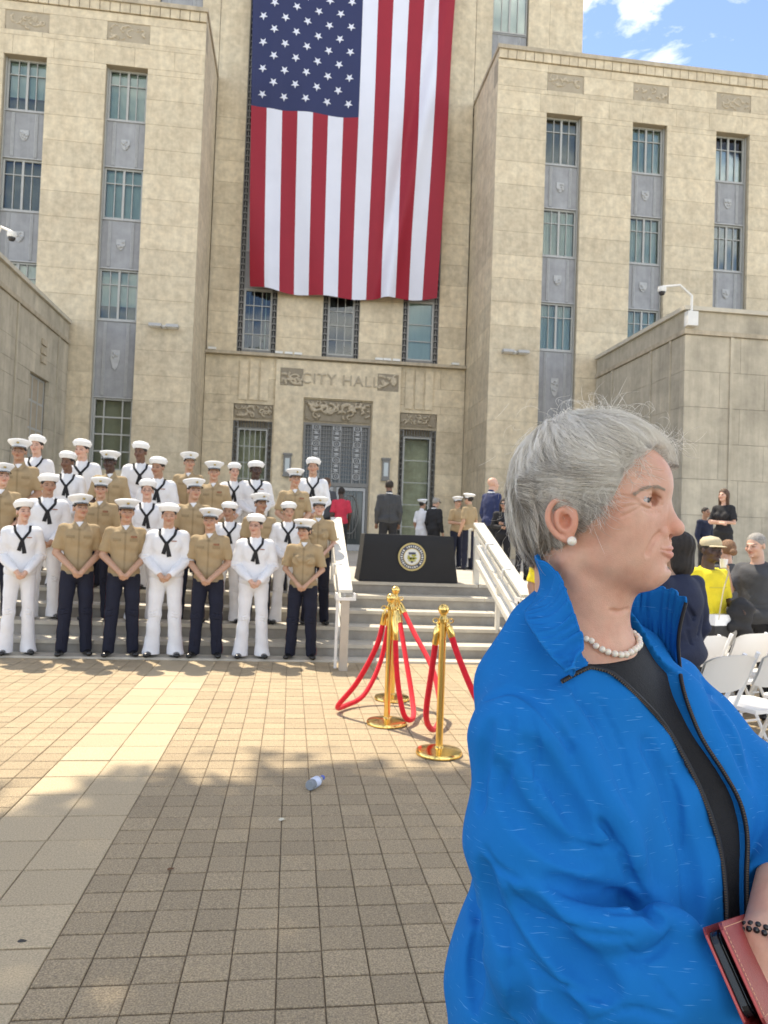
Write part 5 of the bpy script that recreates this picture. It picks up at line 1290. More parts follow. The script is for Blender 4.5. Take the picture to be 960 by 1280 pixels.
def build_lady():
    base = kw([tp(0, 0, 0)])[0]; lady = thing('person', LADY, 'person', (float(base[0]), float(base[1]), 0))
    def K(name, V, F, mt, parent=None, smooth=True): return mesh(name, kw(V), F, mt, parent or lady, smooth=smooth)
    # ---------------- head, neck, forearms and hands: one skin
    h = .0014; lo = HO+np.array((-.14, -.13, -.30)); hi = HO+np.array((.175, .16, .16)); v = Vol(lo, hi, h)
    E = lambda x, r, z, R, k=.01, op='u', rot=None: v.add(ell(hp(x, r, z), (R[0]*XS, R[1], R[2]), HM if rot is None else HM@rot), k, op)
    Cp = lambda p, q, ra, rb=None, k=.01, op='u', sq=None: v.add(cap(hp(*p), hp(*q), ra, rb, sq), k, op)
    E(.015, 0, .045, (.104, .076, .088), 0); E(.054, 0, -.008, (.061, .058, .076), .03); E(.074, 0, -.035, (.043, .033, .037), .02)
    E(.044, 0, -.047, (.056, .050, .036), .03); E(.102, 0, -.0645, (.0190, .020, .0145), .018); E(.058, 0, -.070, (.036, .03, .018), .03)
    for s in (-1, 1):
        Cp((.016, s*.051, -.044), (.090, s*.020, -.070), .012, .013, .02)
        E(.066, s*.043, -.003, (.032, .021, .024), .02); E(.056, s*.040, -.036, (.034, .019, .028), .025); E(.045, s*.056, .03, (.035, .012, .03), .02)
        Cp((.090, s*.044, .037), (.106, s*.010, .041), .0085, .0095, .012)
    Cp((.100, -.017, .060), (.100, .017, .060), .012, .012, .03)
    Cp((.104, 0, .036), (.1245, 0, -.002), .0076, .0092, .008); E(.1290, 0, -.0080, (.0112, .0110, .0100), .006); E(.110, 0, -.022, (.0105, .017, .012), .010)
    def pix(pts, n=4):
        D_ = [(q.x, q.y) for q in spl([(620+x/3.37, 480+y/3.37, 0) for x, y in pts], n)]
        d = np.array([k3(x, y, 1.0) for x, y in D_]); return v.march(d*.75, d, .6, .0007)
    def crease(pts, r, k=.003, op='s', both=True):
        r *= .62; hit, ok = pix(pts); hit = hit[ok]
        for sg in ((1, -1) if both else (1,)):
            Hh = hit.copy()
            if sg < 0: q = (Hh-HO)@HM; q[:, 1] *= -1; Hh = HO+q@HM.T
            n = len(Hh)
            for i in range(n-1): v.add(cap(Hh[i], Hh[i+1], r*(.3+.7*math.sin(PI*min(max(i/(n-1), .06), .94)))), k, op)
        return hit
    eh, ok = pix([(647, 488), (648, 488)]); e0 = (eh[0]-HO)@HM; ex, er, ez = e0[0]/XS-.002, e0[1]-.004, e0[2]; print('eye', ex, er, ez, ok)
    for s in (-1, 1):
        E(ex+.003, s*(er-.003), ez, (.0095, .0185, .0090), .010, 's')
        E(ex-.0125, s*er, ez, (.0146, .0134, .0134), .003)
        Cp((ex-.010, s*(er+.0125), ez+.0010), (ex+.0005, s*er, ez+.0062), .0030, .0034, .003); Cp((ex+.0005, s*er, ez+.0070), (ex+.001, s*(er-.0125), ez+.0035), .0034, .0028, .003)
        Cp((ex-.010, s*(er+.0120), ez-.0030), (ex-.001, s*er, ez-.0078), .0030, .0034, .004); Cp((ex-.001, s*er, ez-.0078), (ex+.0005, s*(er-.0120), ez-.0045), .0034, .0028, .004)
        E(ex-.001, s*er, ez-.0004, (.0120, .0128, .0027), .0008, 's')
        # nostril wing
        E(.1065, s*.0178, -.0130, (.0135, .0098, .0100), .003); E(.1190, s*.0082, -.0205, (.0070, .0042, .0050), .0015, 's')
        Cp((.1060, s*.0280, -.002), (.0960, s*.0285, -.020), .0018, .0018, .003, 's')
    # lips laid on the face
    def lipline(z_of, x0=.2, half=.0275, n=15):
        P_ = []
        for t in np.linspace(-1, 1, n):
            o_ = hp(.20, half*t, z_of(t)); hit, ok_ = v.march([o_], -FH, .25, .0007); P_.append(hit[0])
        return P_
    up = lipline(lambda t: -.0366+.0022*(1-abs(t))+.0030*t*t-.0010*math.exp(-(t/.12)**2)); lowr = lipline(lambda t: -.0390-.0036*(1-t*t)+.0028*t*t); mid_ = lipline(lambda t: -.0378+.0008*abs(t), half=.030)
    for P_, ra in ((up, .0042), (lowr, .0056)):
        n = len(P_)
        for i in range(n-1):
            t = abs((i+.5)/(n-1)*2-1); v.add(cap(P_[i], P_[i+1], ra*.64*(1-.70*t**1.6)), .003)
    mid_ = lipline(lambda t: -.0378+.0026*t*t, half=.0300, n=19)
    for a, b in zip(mid_[:-1], mid_[1:]): v.add(cap(a, b, .0011), .0018, 's')
    E(.119, 0, -.0575, (.006, .016, .004), .008, 's'); E(.1225, 0, -.026, (.0025, .0025, .006), .004, 's')
    # lines of age, carved where the photograph shows them
    crease([(606, 496), (560, 488), (500, 492), (462, 505)], .0011); crease([(604, 506), (555, 516), (505, 535), (480, 552)], .0011); crease([(610, 518), (570, 540), (530, 560)], .0009); crease([(590, 484), (545, 470), (505, 470)], .0008)
    crease([(612, 510), (640, 524), (675, 524), (700, 508)], .0012); crease([(620, 530), (650, 545), (690, 540)], .0009); crease([(612, 482), (640, 470), (672, 472), (690, 484)], .0009)
    crease([(692, 628), (668, 656), (650, 690), (640, 715)], .0022, .007)
    crease([(560, 400), (620, 385), (690, 398)], .0008); crease([(590, 365), (650, 355), (700, 368)], .0008)
    # ears
    for s in (-1, 1):
        E(-.014, s*.0785, .003, (.024, .0075, .027), .006, rot=rotm(0, 0, s*.35))
        pth = [(.003, .078, .009), (-.001, .080, .022), (-.011, .084, .029), (-.023, .088, .027), (-.031, .090, .016), (-.032, .090, .002), (-.026, .088, -.010), (-.017, .085, -.019), (-.008, .081, -.0235)]
        S = spl(pth, 4)
        for a, b in zip(S[:-1], S[1:]): Cp((a.x, s*a.y, a.z), (b.x, s*b.y, b.z), .0033, .0033, .002)
        S = spl([(-.007, .083, .019), (-.019, .087, .013), (-.020, .087, .001), (-.014, .085, -.009), (-.004, .081, -.012)], 4)
        for a, b in zip(S[:-1], S[1:]): Cp((a.x, s*a.y, a.z), (b.x, s*b.y, b.z), .0030, .0030, .003)
        E(-.0085, s*.0865, .0015, (.0075, .0085, .0090), .003, 's'); E(.0015, s*.079, -.001, (.0045, .005, .006), .003); E(-.006, s*.080, -.018, (.0078, .0050, .0085), .004)
    # neck and upper chest
    Cp((-.014, 0, -.05), (-.004, 0, -.20), .055, .060, .03); Cp((.016, 0, -.095), (.012, 0, -.175), .038, .040, .03); Cp((.022, 0, -.10), (.016, 0, -.15), .034, .032, .02)
    for s in (-1, 1): Cp((-.012, s*.055, -.05), (.050, s*.014, -.175), .009, .009, .018)
    Cp((.050, .012, -.080), (.044, .006, -.145), .009, .006, .014); Cp((.046, .026, -.085), (.040, .022, -.15), .006, .005, .012)
    crease([(556, 948), (520, 962), (485, 955)], .0005, .006)
    v.add(ell(tp(-.03, 0, -.095), (.09, .15, .075), TM), .05); v.add(ell(tp(0, 0, -.16), (.12, .15, .10), TM), .03); v.add(ell(tp(.016, .002, -.030), (.058, .066, .036), TM), .035)
    V, F = v.mesh()
    # hands and forearms, same skin
    v2 = Vol(k3(850, 1290, .80)+np.array((-.02, -.16, -.10)), k3(1040, 1040, .95)+np.array((.05, .12, .04)), .0022)
    el = k3(1000, 1040, .97); wr = k3(955, 1180, .835); v2.add(cap(el, wr, .038, .0245, None), .01)
    WO = k3(880, 1161, .785); ws = np.array((.25, -.55, -.80)); ws = ws/np.linalg.norm(ws); wl = np.array((.55, .72, -.33)); wl = wl-ws*(wl@ws); wl = wl/np.linalg.norm(wl); wt = np.cross(ws, wl); wt = wt if wt[1] < 0 else -wt
    pm = wr+np.array((-.006, -.018, -.040)); v2.add(cap(wr, pm, .026, .030, (1.1, .75, 1)), .015)
    kn = [pm+np.array((-.020+.015*i, -.012, -.018-.006*i)) for i in range(4)]
    for i, a in enumerate(kn):
        L_ = (.9, 1., .95, .8)[i]; b = a+np.array((-.022, -.016, -.026))*L_; c = b+np.array((-.014, .004, -.020))*L_; d = c+np.array((-.004, .012, -.012))*L_
        v2.add(cap(a-np.array((0, 0, -.015)), b, .0095, .0085), .006); v2.add(cap(b, c, .0085, .0078), .003); v2.add(cap(c, d, .0078, .0068), .003)
    v2.add(cap(wr+np.array((-.018, -.008, -.018)), pm+np.array((-.045, .002, -.018)), .012, .010), .01); v2.add(cap(pm+np.array((-.045, .002, -.018)), pm+np.array((-.062, .004, -.036)), .010, .008), .004)
    # right hand under the case
    rw = k3(905, 1232, .815); rp_ = k3(935, 1262, .835); v2.add(cap(k3(870, 1228, .81), rw, .030, .025), .01); v2.add(cap(rw, rp_, .027, .030, (1, .75, 1)), .012)
    for i in range(4):
        a = rp_+np.array((.006*i, .010, .020-.016*i)); b = a+np.array((.034, .004, -.002)); c = b+np.array((.014, -.020, 0)); v2.add(cap(a, b, .009, .0085), .005); v2.add(cap(b, c, .0085, .0075), .003)
    v2.add(cap(rp_+np.array((-.005, -.01, .02)), rp_+np.array((.025, -.03, .035)), .011, .009), .008)
    V2, F2 = v2.mesh()
    Vall = np.concatenate([V, V2]); Fall = np.concatenate([F, F2+len(V)])
    L = (Vall-HO)@HM; x, r, z = L[:, 0]/XS, L[:, 1], L[:, 2]; C = np.ones((len(L), 3), np.float32); hd = np.arange(len(L)) < len(V)
    def blot(w, col): C[:] = C*(1-w[:, None])+np.array(col)*w[:, None]
    sm = lambda q: np.clip(q, 0, 1)
    ar = np.abs(r)
    blot(sm(np.exp(-(((x-.085)/.03)**2+((z+.02)/.028)**2+((ar-.045)/.03)**2)))*.22, (1.06, .76, .70))        # cheeks
    blot(np.exp(-(((x-.128)/.014)**2+((z+.006)/.014)**2))*.5, (1.08, .70, .66)); blot(np.exp(-(((x+.012)/.03)**4+((z-.003)/.032)**4))*(ar > .074)*.55, (1.08, .60, .52))
    zu = -.0358+.0048*np.clip(1-ar/.027, 0, 1); zl = -.0395-.0120*np.clip(1-(ar/.0262)**2, 0, 1)
    lip = sm((zu+.0016-z)/.0012)*sm((z-zl)/.0015)*(x > .075)*sm((.0275-ar)/.002)*hd; blot(lip*.85, (.86, .42, .44))
    line = np.exp(-((z+.0378)/.0010)**2)*(x > .075)*(ar < .030)*hd; blot(line*.6, (.5, .22, .22))
    blot(np.exp(-(((z+.0205)/.003)**2+((ar-.006)/.003)**2))*(x > .108)*.7, (.35, .18, .16))
    wv = np.exp(-(((ar-er)/.019)**4+((z-ez)/.010)**4))*(x > .06)*hd; blot(wv*.12, (.92, .72, .66))
    blot(np.exp(-(((z-ez-.0005)/.0045)**4+((ar-er)/.0135)**4))*(x > ex-.02)*hd*.15, (.62, .46, .40)); blot(np.exp(-(((z-.040)/.005)**2+((ar-.035)/.022)**4))*(x > .07)*hd*.30, (.70, .58, .50))
    rs = np.random.default_rng(3)
    for _ in range(26): c = np.array((rs.uniform(.02, .10), rs.uniform(.03, .07), rs.uniform(-.06, .03))); blot(np.exp(-((x-c[0])**2+(r-c[1])**2+(z-c[2])**2)/rs.uniform(.0015, .003)**2)*.14, (.82, .62, .52))
    skin = mat('lady_skin', (.70, .41, .28), .48, var=.07, scale=60, bump=.24, bscale=650, attr='Col', sss=.12, col2=(.66, .33, .22))
    o = K('body', Vall, Fall, skin); setcol(o.data, 'Col', C); print('skin', len(Vall))
    vs = v
    # eyes
    brow, okb = None, None
    for s in (-1, 1):
        c = hp(ex-.0120, s*er, ez); T = Matrix(np.stack([RH, UH, FH], 1).tolist())
        q = MB(); q.lathe([(0, -.0120)]+[(.0126*math.sin(t), -.0126*math.cos(t)) for t in np.linspace(.3, PI-.45, 12)]+[(.0055, .0114)], c, 20, tilt=T)
        ob = K('eye', np.array(q.v), q.f, mat('eye_white', (.50, .44, .40), .25))
        q = MB(); q.lathe([(.0066, .01075), (.0062, .0117), (.0028, .0126)], c, 18, tilt=T); K('iris', np.array(q.v), q.f, mat('grey_brown_iris', (.07, .07, .065), .15), ob)
        q = MB(); q.lathe([(.0029, .01265), (0, .0129)], c, 14, tilt=T); K('pupil', np.array(q.v), q.f, VISOR, ob)
        q = MB(); R = random.Random(4+s); LL = spl([hp(ex-.0105, s*(er+.0130), ez-.0005), hp(ex-.004, s*(er+.0080), ez+.0033), hp(ex+.0012, s*er, ez+.0043), hp(ex+.0018, s*(er-.0075), ez+.0030), hp(ex+.000, s*(er-.0120), ez)], 5)
        q.tube(LL, .00085, 5)
        for i in range(len(LL)): p = np.array(LL[i][:]); e = p+FH*.0022+RH*s*.0012-UH*.0008; q.tube([p, (p+e)/2-UH*.0008, e], [.0003, .00025, .0001], 4)
        K('eyelash', np.array(q.v), q.f, mat('lash', (.07, .045, .035), .6))
        hb_, okb = pix([(588, 466), (620, 446), (655, 434), (690, 436), (712, 446)], 12); hb_ = hb_[okb]
        if s < 0: q_ = (hb_-HO)@HM; q_[:, 1] *= -1; hb_ = HO+q_@HM.T
        q = MB()
        for i in range(170):
            t = R.random(); p = hb_[min(int(t*len(hb_)), len(hb_)-1)]+UH*R.gauss(0, .0011)*(1.2-abs(t-.6)); p = p-(p-hp(.02, 0, .03))*(-.006)
            e = p-FH*.0035+RH*s*.004+UH*R.uniform(-.001, .0025); q.tube([p, (p+e)/2+(p-hp(.03, 0, .03))*.008, e], [.0002, .0002, .0001], 3)
        K('eyebrow', np.array(q.v), q.f, mat('brow_hair', (.44, .35, .26), .7))
    # ---------------- hair
    w = Vol(HO+np.array((-.19, -.17, -.13)), HO+np.array((.20, .19, .21)), .0028)
    Ew = lambda x, r, z, R, k=.01, op='u', rot=None: w.add(ell(hp(x, r, z), (R[0]*XS, R[1], R[2]), HM if rot is None else HM@rot), k, op)
    Ew(-.001, 0, .050, (.106, .086, .099), 0); Ew(-.056, 0, -.002, (.044, .060, .060), .03); Ew(.060, -.012, .108, (.048, .060, .028), .02, rot=rotm(0, .35, 0)); Ew(.020, .045, .085, (.065, .040, .045), .02)
    Ew(.096, -.036, .082, (.022, .026, .030), .015); w.add(cap(hp(-.065, .072, .042), hp(.020, .080, .058), .012, .009), .018)
    Ew(.124, 0, .008, (.088, .30, .070), .010, 's'); Ew(.118, .034, .078, (.036, .044, .028), .010, 's'); Ew(.105, .045, .045, (.050, .045, .050), .012, 's')
    S = [hp(*p_) for p_ in ((-.010, .040, .148), (.030, .034, .140), (.070, .016, .128), (.100, -.004, .108))]
    for a, b in zip(S[:-1], S[1:]): w.add(cap(a, b, .0035), .005, 's')
    for s in (-1, 1): Ew(-.008, s*.105, -.030, (.030, .045, .056), .008, 's'); Ew(.045, s*.09, -.04, (.05, .06, .05), .01, 's')
    # locks: shallow grooves running away from the crown
    CN = np.array((-.033, -.012, .150))
    a = w.ax; P = np.stack(np.meshgrid(*a, indexing='ij'), -1); Q = (P-HO)@HM-CN; az = np.arctan2(Q[..., 1], Q[..., 0]+.02); rad = np.linalg.norm(Q, axis=-1)
    w.f = (w.f+.0022*np.sin(az*15+rad*28+2*np.sin(rad*45))+.0012*np.sin(az*37+rad*60)).astype(np.float32); del P
    HAIRB = mat('grey_hair_base', (.38, .335, .27), .6, var=.35, scale=9, bump=.6, bscale=60)
    V, F = w.mesh(); hb = K('hair', V, F, HAIRB)
    N = 36000; rs = np.random.default_rng(5)
    idx = rs.integers(0, len(V), N); p = V[idx].astype(float)+rs.normal(0, .001, (N, 3))
    def grad(vol, p, e=.003):
        return np.stack([vol.sample(p+np.eye(3)[i]*e)-vol.sample(p-np.eye(3)[i]*e) for i in range(3)], 1)/(2*e)
    g0 = grad(w, p); g0 /= np.linalg.norm(g0, axis=1, keepdims=True)+1e-9
    off = rs.uniform(-.001, .0035, N)+(rs.random(N) < .06)*rs.uniform(0, .006, N)
    p = p+g0*off[:, None]; ST = 11; path = [p.copy()]; ln = rs.uniform(.025, .06, N); ph = rs.uniform(0, 6.28, N)
    clump = np.array([mnoise.noise(Vector(q*22)) for q in p]); clump2 = np.array([mnoise.noise(Vector(q*90+7)) for q in p])
    for k_ in range(ST-1):
        q = (p-HO)@HM; dv = q-CN; dv /= np.linalg.norm(dv, axis=1, keepdims=True)+1e-9
        # comb: away from the crown, hair of the near side and front swept forward, nape down
        fr = np.clip((q[:, 0]+.02)/.07, 0, 1); side = np.clip(q[:, 1]/.06, -1, 1); low_ = np.clip((.06-q[:, 2])/.06, 0, 1)
        flow = dv+np.stack([fr*.9*np.clip(1-low_*.4, 0, 1)+.35*low_*(q[:, 0] > -.045), -side*fr*.25, -.35*low_-fr*.15], 1)
        band = np.exp(-((q[:, 2]-.050)/.028)**2)*np.clip(np.abs(q[:, 1])/.05-.4, 0, 1)*(q[:, 0] > -.085); flow += (2.2*band)[:, None]*np.array((1, 0, .22))
        flow += .55*np.stack([np.sin(clump*6+k_*.25), np.cos(clump*5+1), np.sin(clump*7+2)*.8], 1)*.45+.16*np.stack([np.sin(ph), np.cos(ph), np.sin(ph*2)], 1)
        fl = flow@HM.T; g = grad(w, p); g /= np.linalg.norm(g, axis=1, keepdims=True)+1e-9
        fl -= g*(fl*g).sum(1, keepdims=True); fl /= np.linalg.norm(fl, axis=1, keepdims=True)+1e-9
        p = p+fl*(ln/(ST-1))[:, None]; d = w.sample(p); tgt = off+.0015*k_/ST*(1+clump2*2)
        p = p-g*np.clip(d-tgt, -.004, .004 if k_ < 7 else .001)[:, None]; path.append(p.copy())
    # loose hairs blown up over the top, and whisps at forehead, temple and nape
    def wisps(n, cen, spread, dirn, L_, curl, seed):
        R = np.random.default_rng(seed); root = np.array([hp(*c) for c in (np.array(cen)+R.normal(0, 1, (n, 3))*np.array(spread))]); hd_ = np.array(dirn)@HM.T; out = [root.copy()]; q = root.copy(); d = hd_+R.normal(0, .25, (n, 3)); ax = R.normal(0, 1, (n, 3)); l = L_*R.uniform(.5, 1.1, n)
        for i in range(ST-1):
            d = d+np.cross(ax, d)*curl/ST; d /= np.linalg.norm(d, axis=1, keepdims=True); q = q+d*(l/(ST-1))[:, None]; out.append(q.copy())
        return out
    WS = [wisps(70, (.030, .0, .145), (.022, .015, .004), (.35, .0, 1), .055, 3.2, 1), wisps(35, (.00, .02, .148), (.03, .02, .004), (-.5, .2, .8), .045, 2.5, 2), wisps(120, (.098, -.03, .105), (.014, .02, .006), (.8, 0, .1), .042, 2.0, 3),
          wisps(220, (.030, .080, .040), (.010, .003, .016), (.55, .1, -1), .036, .8, 4), wisps(260, (-.012, .084, .042), (.018, .003, .005), (-.25, .12, -1), .020, .6, 8), wisps(60, (-.055, .045, -.04), (.02, .015, .01), (.1, .3, -1), .03, 1.0, 5), wisps(60, (-.10, .01, .04), (.01, .03, .04), (-.6, .2, -.6), .03, 1.8, 6), wisps(260, (.064, .058, .080), (.014, .008, .014), (.75, .3, -.8), .030, 1.0, 7)]
    PT = np.stack(path, 1); PT = np.concatenate([PT]+[np.stack(q, 1) for q in WS]); N2 = len(PT)
    rad = np.concatenate([rs.uniform(.00015, .00028, N), np.full(N2-N, .00018)])
    tan = np.gradient(PT, axis=1); tan /= np.linalg.norm(tan, axis=2, keepdims=True)+1e-9
    ref = np.array((.3, .2, .93)); e1 = np.cross(tan, ref); e1 /= np.linalg.norm(e1, axis=2, keepdims=True)+1e-9; e2 = np.cross(tan, e1)
    tap = np.concatenate([np.linspace(.8, 1, 3), np.ones(ST-6), np.linspace(.9, .2, 3)])
    VV = np.stack([PT+(e1*math.cos(t)+e2*math.sin(t))*(rad[:, None]*tap[None])[..., None] for t in (0, 2.094, 4.189)], 2).reshape(-1, 3)
    ii = (np.arange(N2)[:, None, None]*ST+np.arange(ST-1)[None, :, None])*3; jj = np.arange(3)[None, None]
    FF = np.stack([ii+jj, ii+(jj+1) % 3, ii+3+(jj+1) % 3, ii+3+jj], -1).reshape(-1, 4)
    q0 = (PT[:, 0]-HO)@HM
    tone = np.clip(.88+.85*np.concatenate([clump, np.zeros(N2-N)])+rs.normal(0, .20, N2)+.34*np.clip((q0[:, 2]-.07)/.06, -.8, 1)+.10*np.clip(q0[:, 0]/.08, -1, 1), 0, 1)  # clump tones, plus light from above put into the colour: paler upper strands
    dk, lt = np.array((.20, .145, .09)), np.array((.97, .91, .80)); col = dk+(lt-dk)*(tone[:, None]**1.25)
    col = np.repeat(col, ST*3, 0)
    HS = mat('grey_hair_strands', (1, 1, 1), .4, attr='Col', spec=.4)
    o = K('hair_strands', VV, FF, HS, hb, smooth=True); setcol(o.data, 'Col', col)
    # ---------------- jacket
    h = .0034; J = Vol((-.02, .68, -.86), (.70, 1.36, -.10), h)
    Et = lambda x, r, z, R, k=.05, op='u': J.add(ell(tp(x, r, z), R, TM), k, op)
    Et(.0, -.010, -.19, (.130, .160, .20), 0); Et(.0, -.030, -.43, (.150, .180, .26), .08); Et(-.005, -.04, -.68, (.20, .215, .22), .08)
    for s in (-1, 1): Et(.085, s*.075, -.235, (.075, .090, .095), .06)
    Et(.085, -.035, -.44, (.135, .175, .20), .06)
    J.add(cap(tp(-.01, .095, -.085), tp(-.01, -.130, -.066), .050), .06); J.add(cap(tp(0, 0, -.06), tp(0, 0, .015), .095, .066), .05)
    J.add(cap(tp(-.02, .05, -.005), tp(-.02, .095, -.062), .048, .046), .04); J.add(cap(tp(-.02, -.05, .01), tp(-.02, -.12, -.055), .05, .05), .04)
    J.add(ell(k3(885, 1075, 1.0), (.060, .07, .19)), .05); J.add(ell(k3(850, 935, 1.03), (.052, .06, .10)), .05)
    torso = J.f.copy()
    sh, eb, ws_ = k3(650, 925, .915), k3(690, 1190, .875), k3(884, 1226, .815)
    J.add(cap(sh, k3(664, 1050, .90), .064, .073), .035); J.add(cap(k3(662, 1050, .90), eb, .074, .074), .03); J.add(cap(eb, k3(790, 1215, .84), .076, .070), .035); J.add(cap(k3(790, 1215, .84), ws_, .070, .050), .02)
    J.add(ell(k3(622, 1250, .98), (.068, .09, .11)), .05)                       # full back of the hem
    J.add(cap(k3(832, 868, 1.13), k3(945, 1005, 1.05), .062, .070), .04); J.add(cap(k3(945, 1005, 1.05), k3(1000, 1045, .98), .070, .066), .03); J.add(cap(k3(1000, 1040, .98), k3(976, 1114, .90), .058, .043), .006)
    # open the far cuff
    cu = k3(975, 1121, .893); cd = k3(955, 1180, .835)-k3(1000, 1040, .97); cd /= np.linalg.norm(cd)
    J.add(cap(cu+cd*.0, cu+cd*.05, .036, .040), .003, 's')
    a = J.ax; X, Y, Z = a[0][:, None, None], a[1][None, :, None], a[2][None, None, :]
    # broad soft drapery
    J.f = (J.f+.0012*np.sin(X*38+Z*17+3*np.sin(Z*9))*np.sin(Z*21-X*12+Y*14)+.0016*np.sin(X*75-Z*52+2*np.sin(Y*30))).astype(np.float32)
    cam0 = np.zeros(3)
    def onj(pts, vol=None, L_=1.5):
        d = np.array([k3(x, y, 1.0) for x, y in pts]); return (vol or J).march(np.zeros((len(pts), 3))+d*.6, d, L_, .0015)
    def dens(pts, n=5): return [(q.x, q.y) for q in spl([(x, y, 0) for x, y in pts], n)]
    def fold(pts, r, k=.012, op='s', lift=0.0):
        hit, ok = onj(dens(pts)); hit = hit[ok]
        if len(hit) < 2: return
        dirs = hit/np.linalg.norm(hit, axis=1, keepdims=True); hit = hit-dirs*lift
        n = len(hit)
        for i in range(n-1):
            t = i/(n-1); rr = r*(.35+.65*math.sin(PI*min(max(t, .04), .96))); J.add(cap(hit[i], hit[i+1], rr), k, op)
    fold([(608, 872), (640, 862), (672, 880), (702, 915), (732, 960), (758, 1010), (772, 1052)], .0035, .010, 's')
    fold([(708, 868), (735, 910), (758, 970), (776, 1036), (792, 1100), (802, 1150)], .0042, .012, 's', 0)
    fold([(700, 868), (726, 915), (748, 970), (766, 1030)], .007, .018, 'u', -.004)
    fold([(752, 1026), (768, 1040), (778, 1062)], .005, .008, 's'); fold([(612, 905), (603, 960), (600, 1010)], .004, .012, 's'); fold([(690, 1105), (750, 1125), (812, 1132)], .004, .022, 's')
    fold([(700, 1165), (760, 1170), (822, 1152), (862, 1166)], .009, .022, 'u', -.003); fold([(640, 1100), (700, 1145), (770, 1160), (820, 1150)], .008, .022, 'u', -.004)
    fold([(760, 1118), (800, 1130), (830, 1152)], .006, .012, 's'); fold([(604, 1085), (618, 1140), (650, 1200), (690, 1250), (720, 1278)], .008, .018, 's')
    fold([(592, 1120), (598, 1180), (590, 1250)], .006, .020, 's'); fold([(640, 1215), (650, 1250), (648, 1275)], .006, .02, 's')
    fold([(720, 930), (760, 1000), (790, 1060), (800, 1130)], .005, .02, 'u', -.002); fold([(810, 930), (840, 1000), (862, 1080), (868, 1140)], .006, .02, 's'); fold([(868, 800), (884, 860), (915, 920), (938, 980)], .005, .014, 's')
    fold([(620, 960), (650, 1020), (700, 1060), (745, 1075)], .005, .02, 's'); fold([(660, 930), (700, 985), (735, 1045)], .006, .02, 's'); fold([(655, 1130), (700, 1180), (760, 1240)], .006, .024, 's')
    for pts, r in (([(812, 1128), (790, 1098), (776, 1060)], .0030), ([(826, 1150), (800, 1140), (760, 1138)], .0030), ([(770, 1056), (748, 1062), (715, 1052)], .0025), ([(690, 1150), (735, 1168), (790, 1172)], .0028),
                   ([(628, 1100), (650, 1128), (690, 1150)], .0026), ([(606, 1060), (622, 1085), (650, 1100)], .0024), ([(660, 1200), (700, 1232), (760, 1250)], .0028), ([(600, 1140), (590, 1200), (596, 1270)], .0026),
                   ([(840, 1165), (820, 1190), (790, 1200)], .0026), ([(640, 885), (640, 935), (632, 990)], .0022), ([(664, 892), (672, 940), (668, 1000)], .0020), ([(750, 880), (775, 930), (790, 985)], .0020),
                   ([(835, 960), (848, 1010), (850, 1060)], .0018), ([(780, 1180), (850, 1262)], .0020), ([(742, 1278), (790, 1262), (840, 1276)], .0022)): fold(pts, r, .006, 's', 0)
    fold([(675, 762), (690, 800), (712, 850), (728, 900)], .0014, .003, 's', 0); fold([(628, 1118), (640, 1190), (636, 1278)], .0013, .003, 's', 0)
    # front opening
    Lp = dens([(738, 834), (750, 836), (766, 842), (792, 864), (830, 905), (862, 958), (886, 1012), (901, 1062), (908, 1115), (910, 1170), (912, 1230), (914, 1290)], 4)
    Rp = dens([(852, 800), (850, 835), (857, 872), (877, 922), (905, 966), (925, 1003), (934, 1045), (933, 1100), (934, 1170), (936, 1290)], 4)
    JT = Vol((-.02, .68, -.86), (.70, 1.36, -.10), h); JT.f = torso; hl, okl = onj(Lp, JT); hr, okr = onj(Rp, JT); hl, hr = hl[okl], hr[okr]; print('open', okl.all(), okr.all())
    def rz(h_): q = (h_-TO)@TM; return q[:, 1:]
    pl, pr_ = rz(hl), rz(hr)
    top = [(pr_[0][0]-.0, .10), (pl[0][0]-.012, .10)]
    poly = np.array(list(map(tuple, pr_[::-1]))+top+list(map(tuple, pl)))
    pl_keep = (hl, hr)
    q = np.stack(np.meshgrid(a[0], a[1], indexing='ij'), -1); Rr = ((q-TO[:2])@TR[:2])[:, :, None]; Fw = ((q-TO[:2])@TN[:2])[:, :, None]; Zz = (Z-TO[2])
    def sdpoly(r_, z_):
        r_, z_ = np.broadcast_arrays(r_, z_); d = np.full(r_.shape, 9., np.float32); s = np.zeros(r_.shape, bool); n = len(poly)
        for i in range(n):
            x0, y0 = poly[i]; x1, y1 = poly[(i+1) % n]; ex, ey = x1-x0, y1-y0; t = np.clip(((r_-x0)*ex+(z_-y0)*ey)/(ex*ex+ey*ey+1e-12), 0, 1)
            d = np.minimum(d, np.hypot(r_-x0-t*ex, z_-y0-t*ey)); cnd = ((y0 > z_) != (y1 > z_)) & (r_ < (x1-x0)*(z_-y0)/(y1-y0+1e-12)+x0); s ^= cnd
        return np.where(s, -d, d)
    # evaluate the opening in torso coordinates on a 2-D table, then look it up
    rr = np.linspace(-.45, .45, 300); zz = np.linspace(-.75, .15, 300); tab = sdpoly(rr[:, None], zz[None, :])
    def look(R_, Z_):
        fi = np.clip((R_+.45)/.9*299, 0, 298.99); fj = np.clip((Z_+.75)/.9*299, 0, 298.99); i = fi.astype(int); j = fj.astype(int); u_ = fi-i; w_ = fj-j
        return tab[i, j]*(1-u_)*(1-w_)+tab[i+1, j]*u_*(1-w_)+tab[i, j+1]*(1-u_)*w_+tab[i+1, j+1]*u_*w_
    RR, ZZ = np.broadcast_arrays(Rr, Zz); cutd = np.maximum(look(RR, ZZ), -(Fw-.0)).astype(np.float32)
    shirt = Vol((-.02, .68, -.86), (.70, 1.36, -.10), h); shirt.f = (torso+.008+.018*np.clip(look(RR, ZZ)*14, 0, 1)).astype(np.float32)
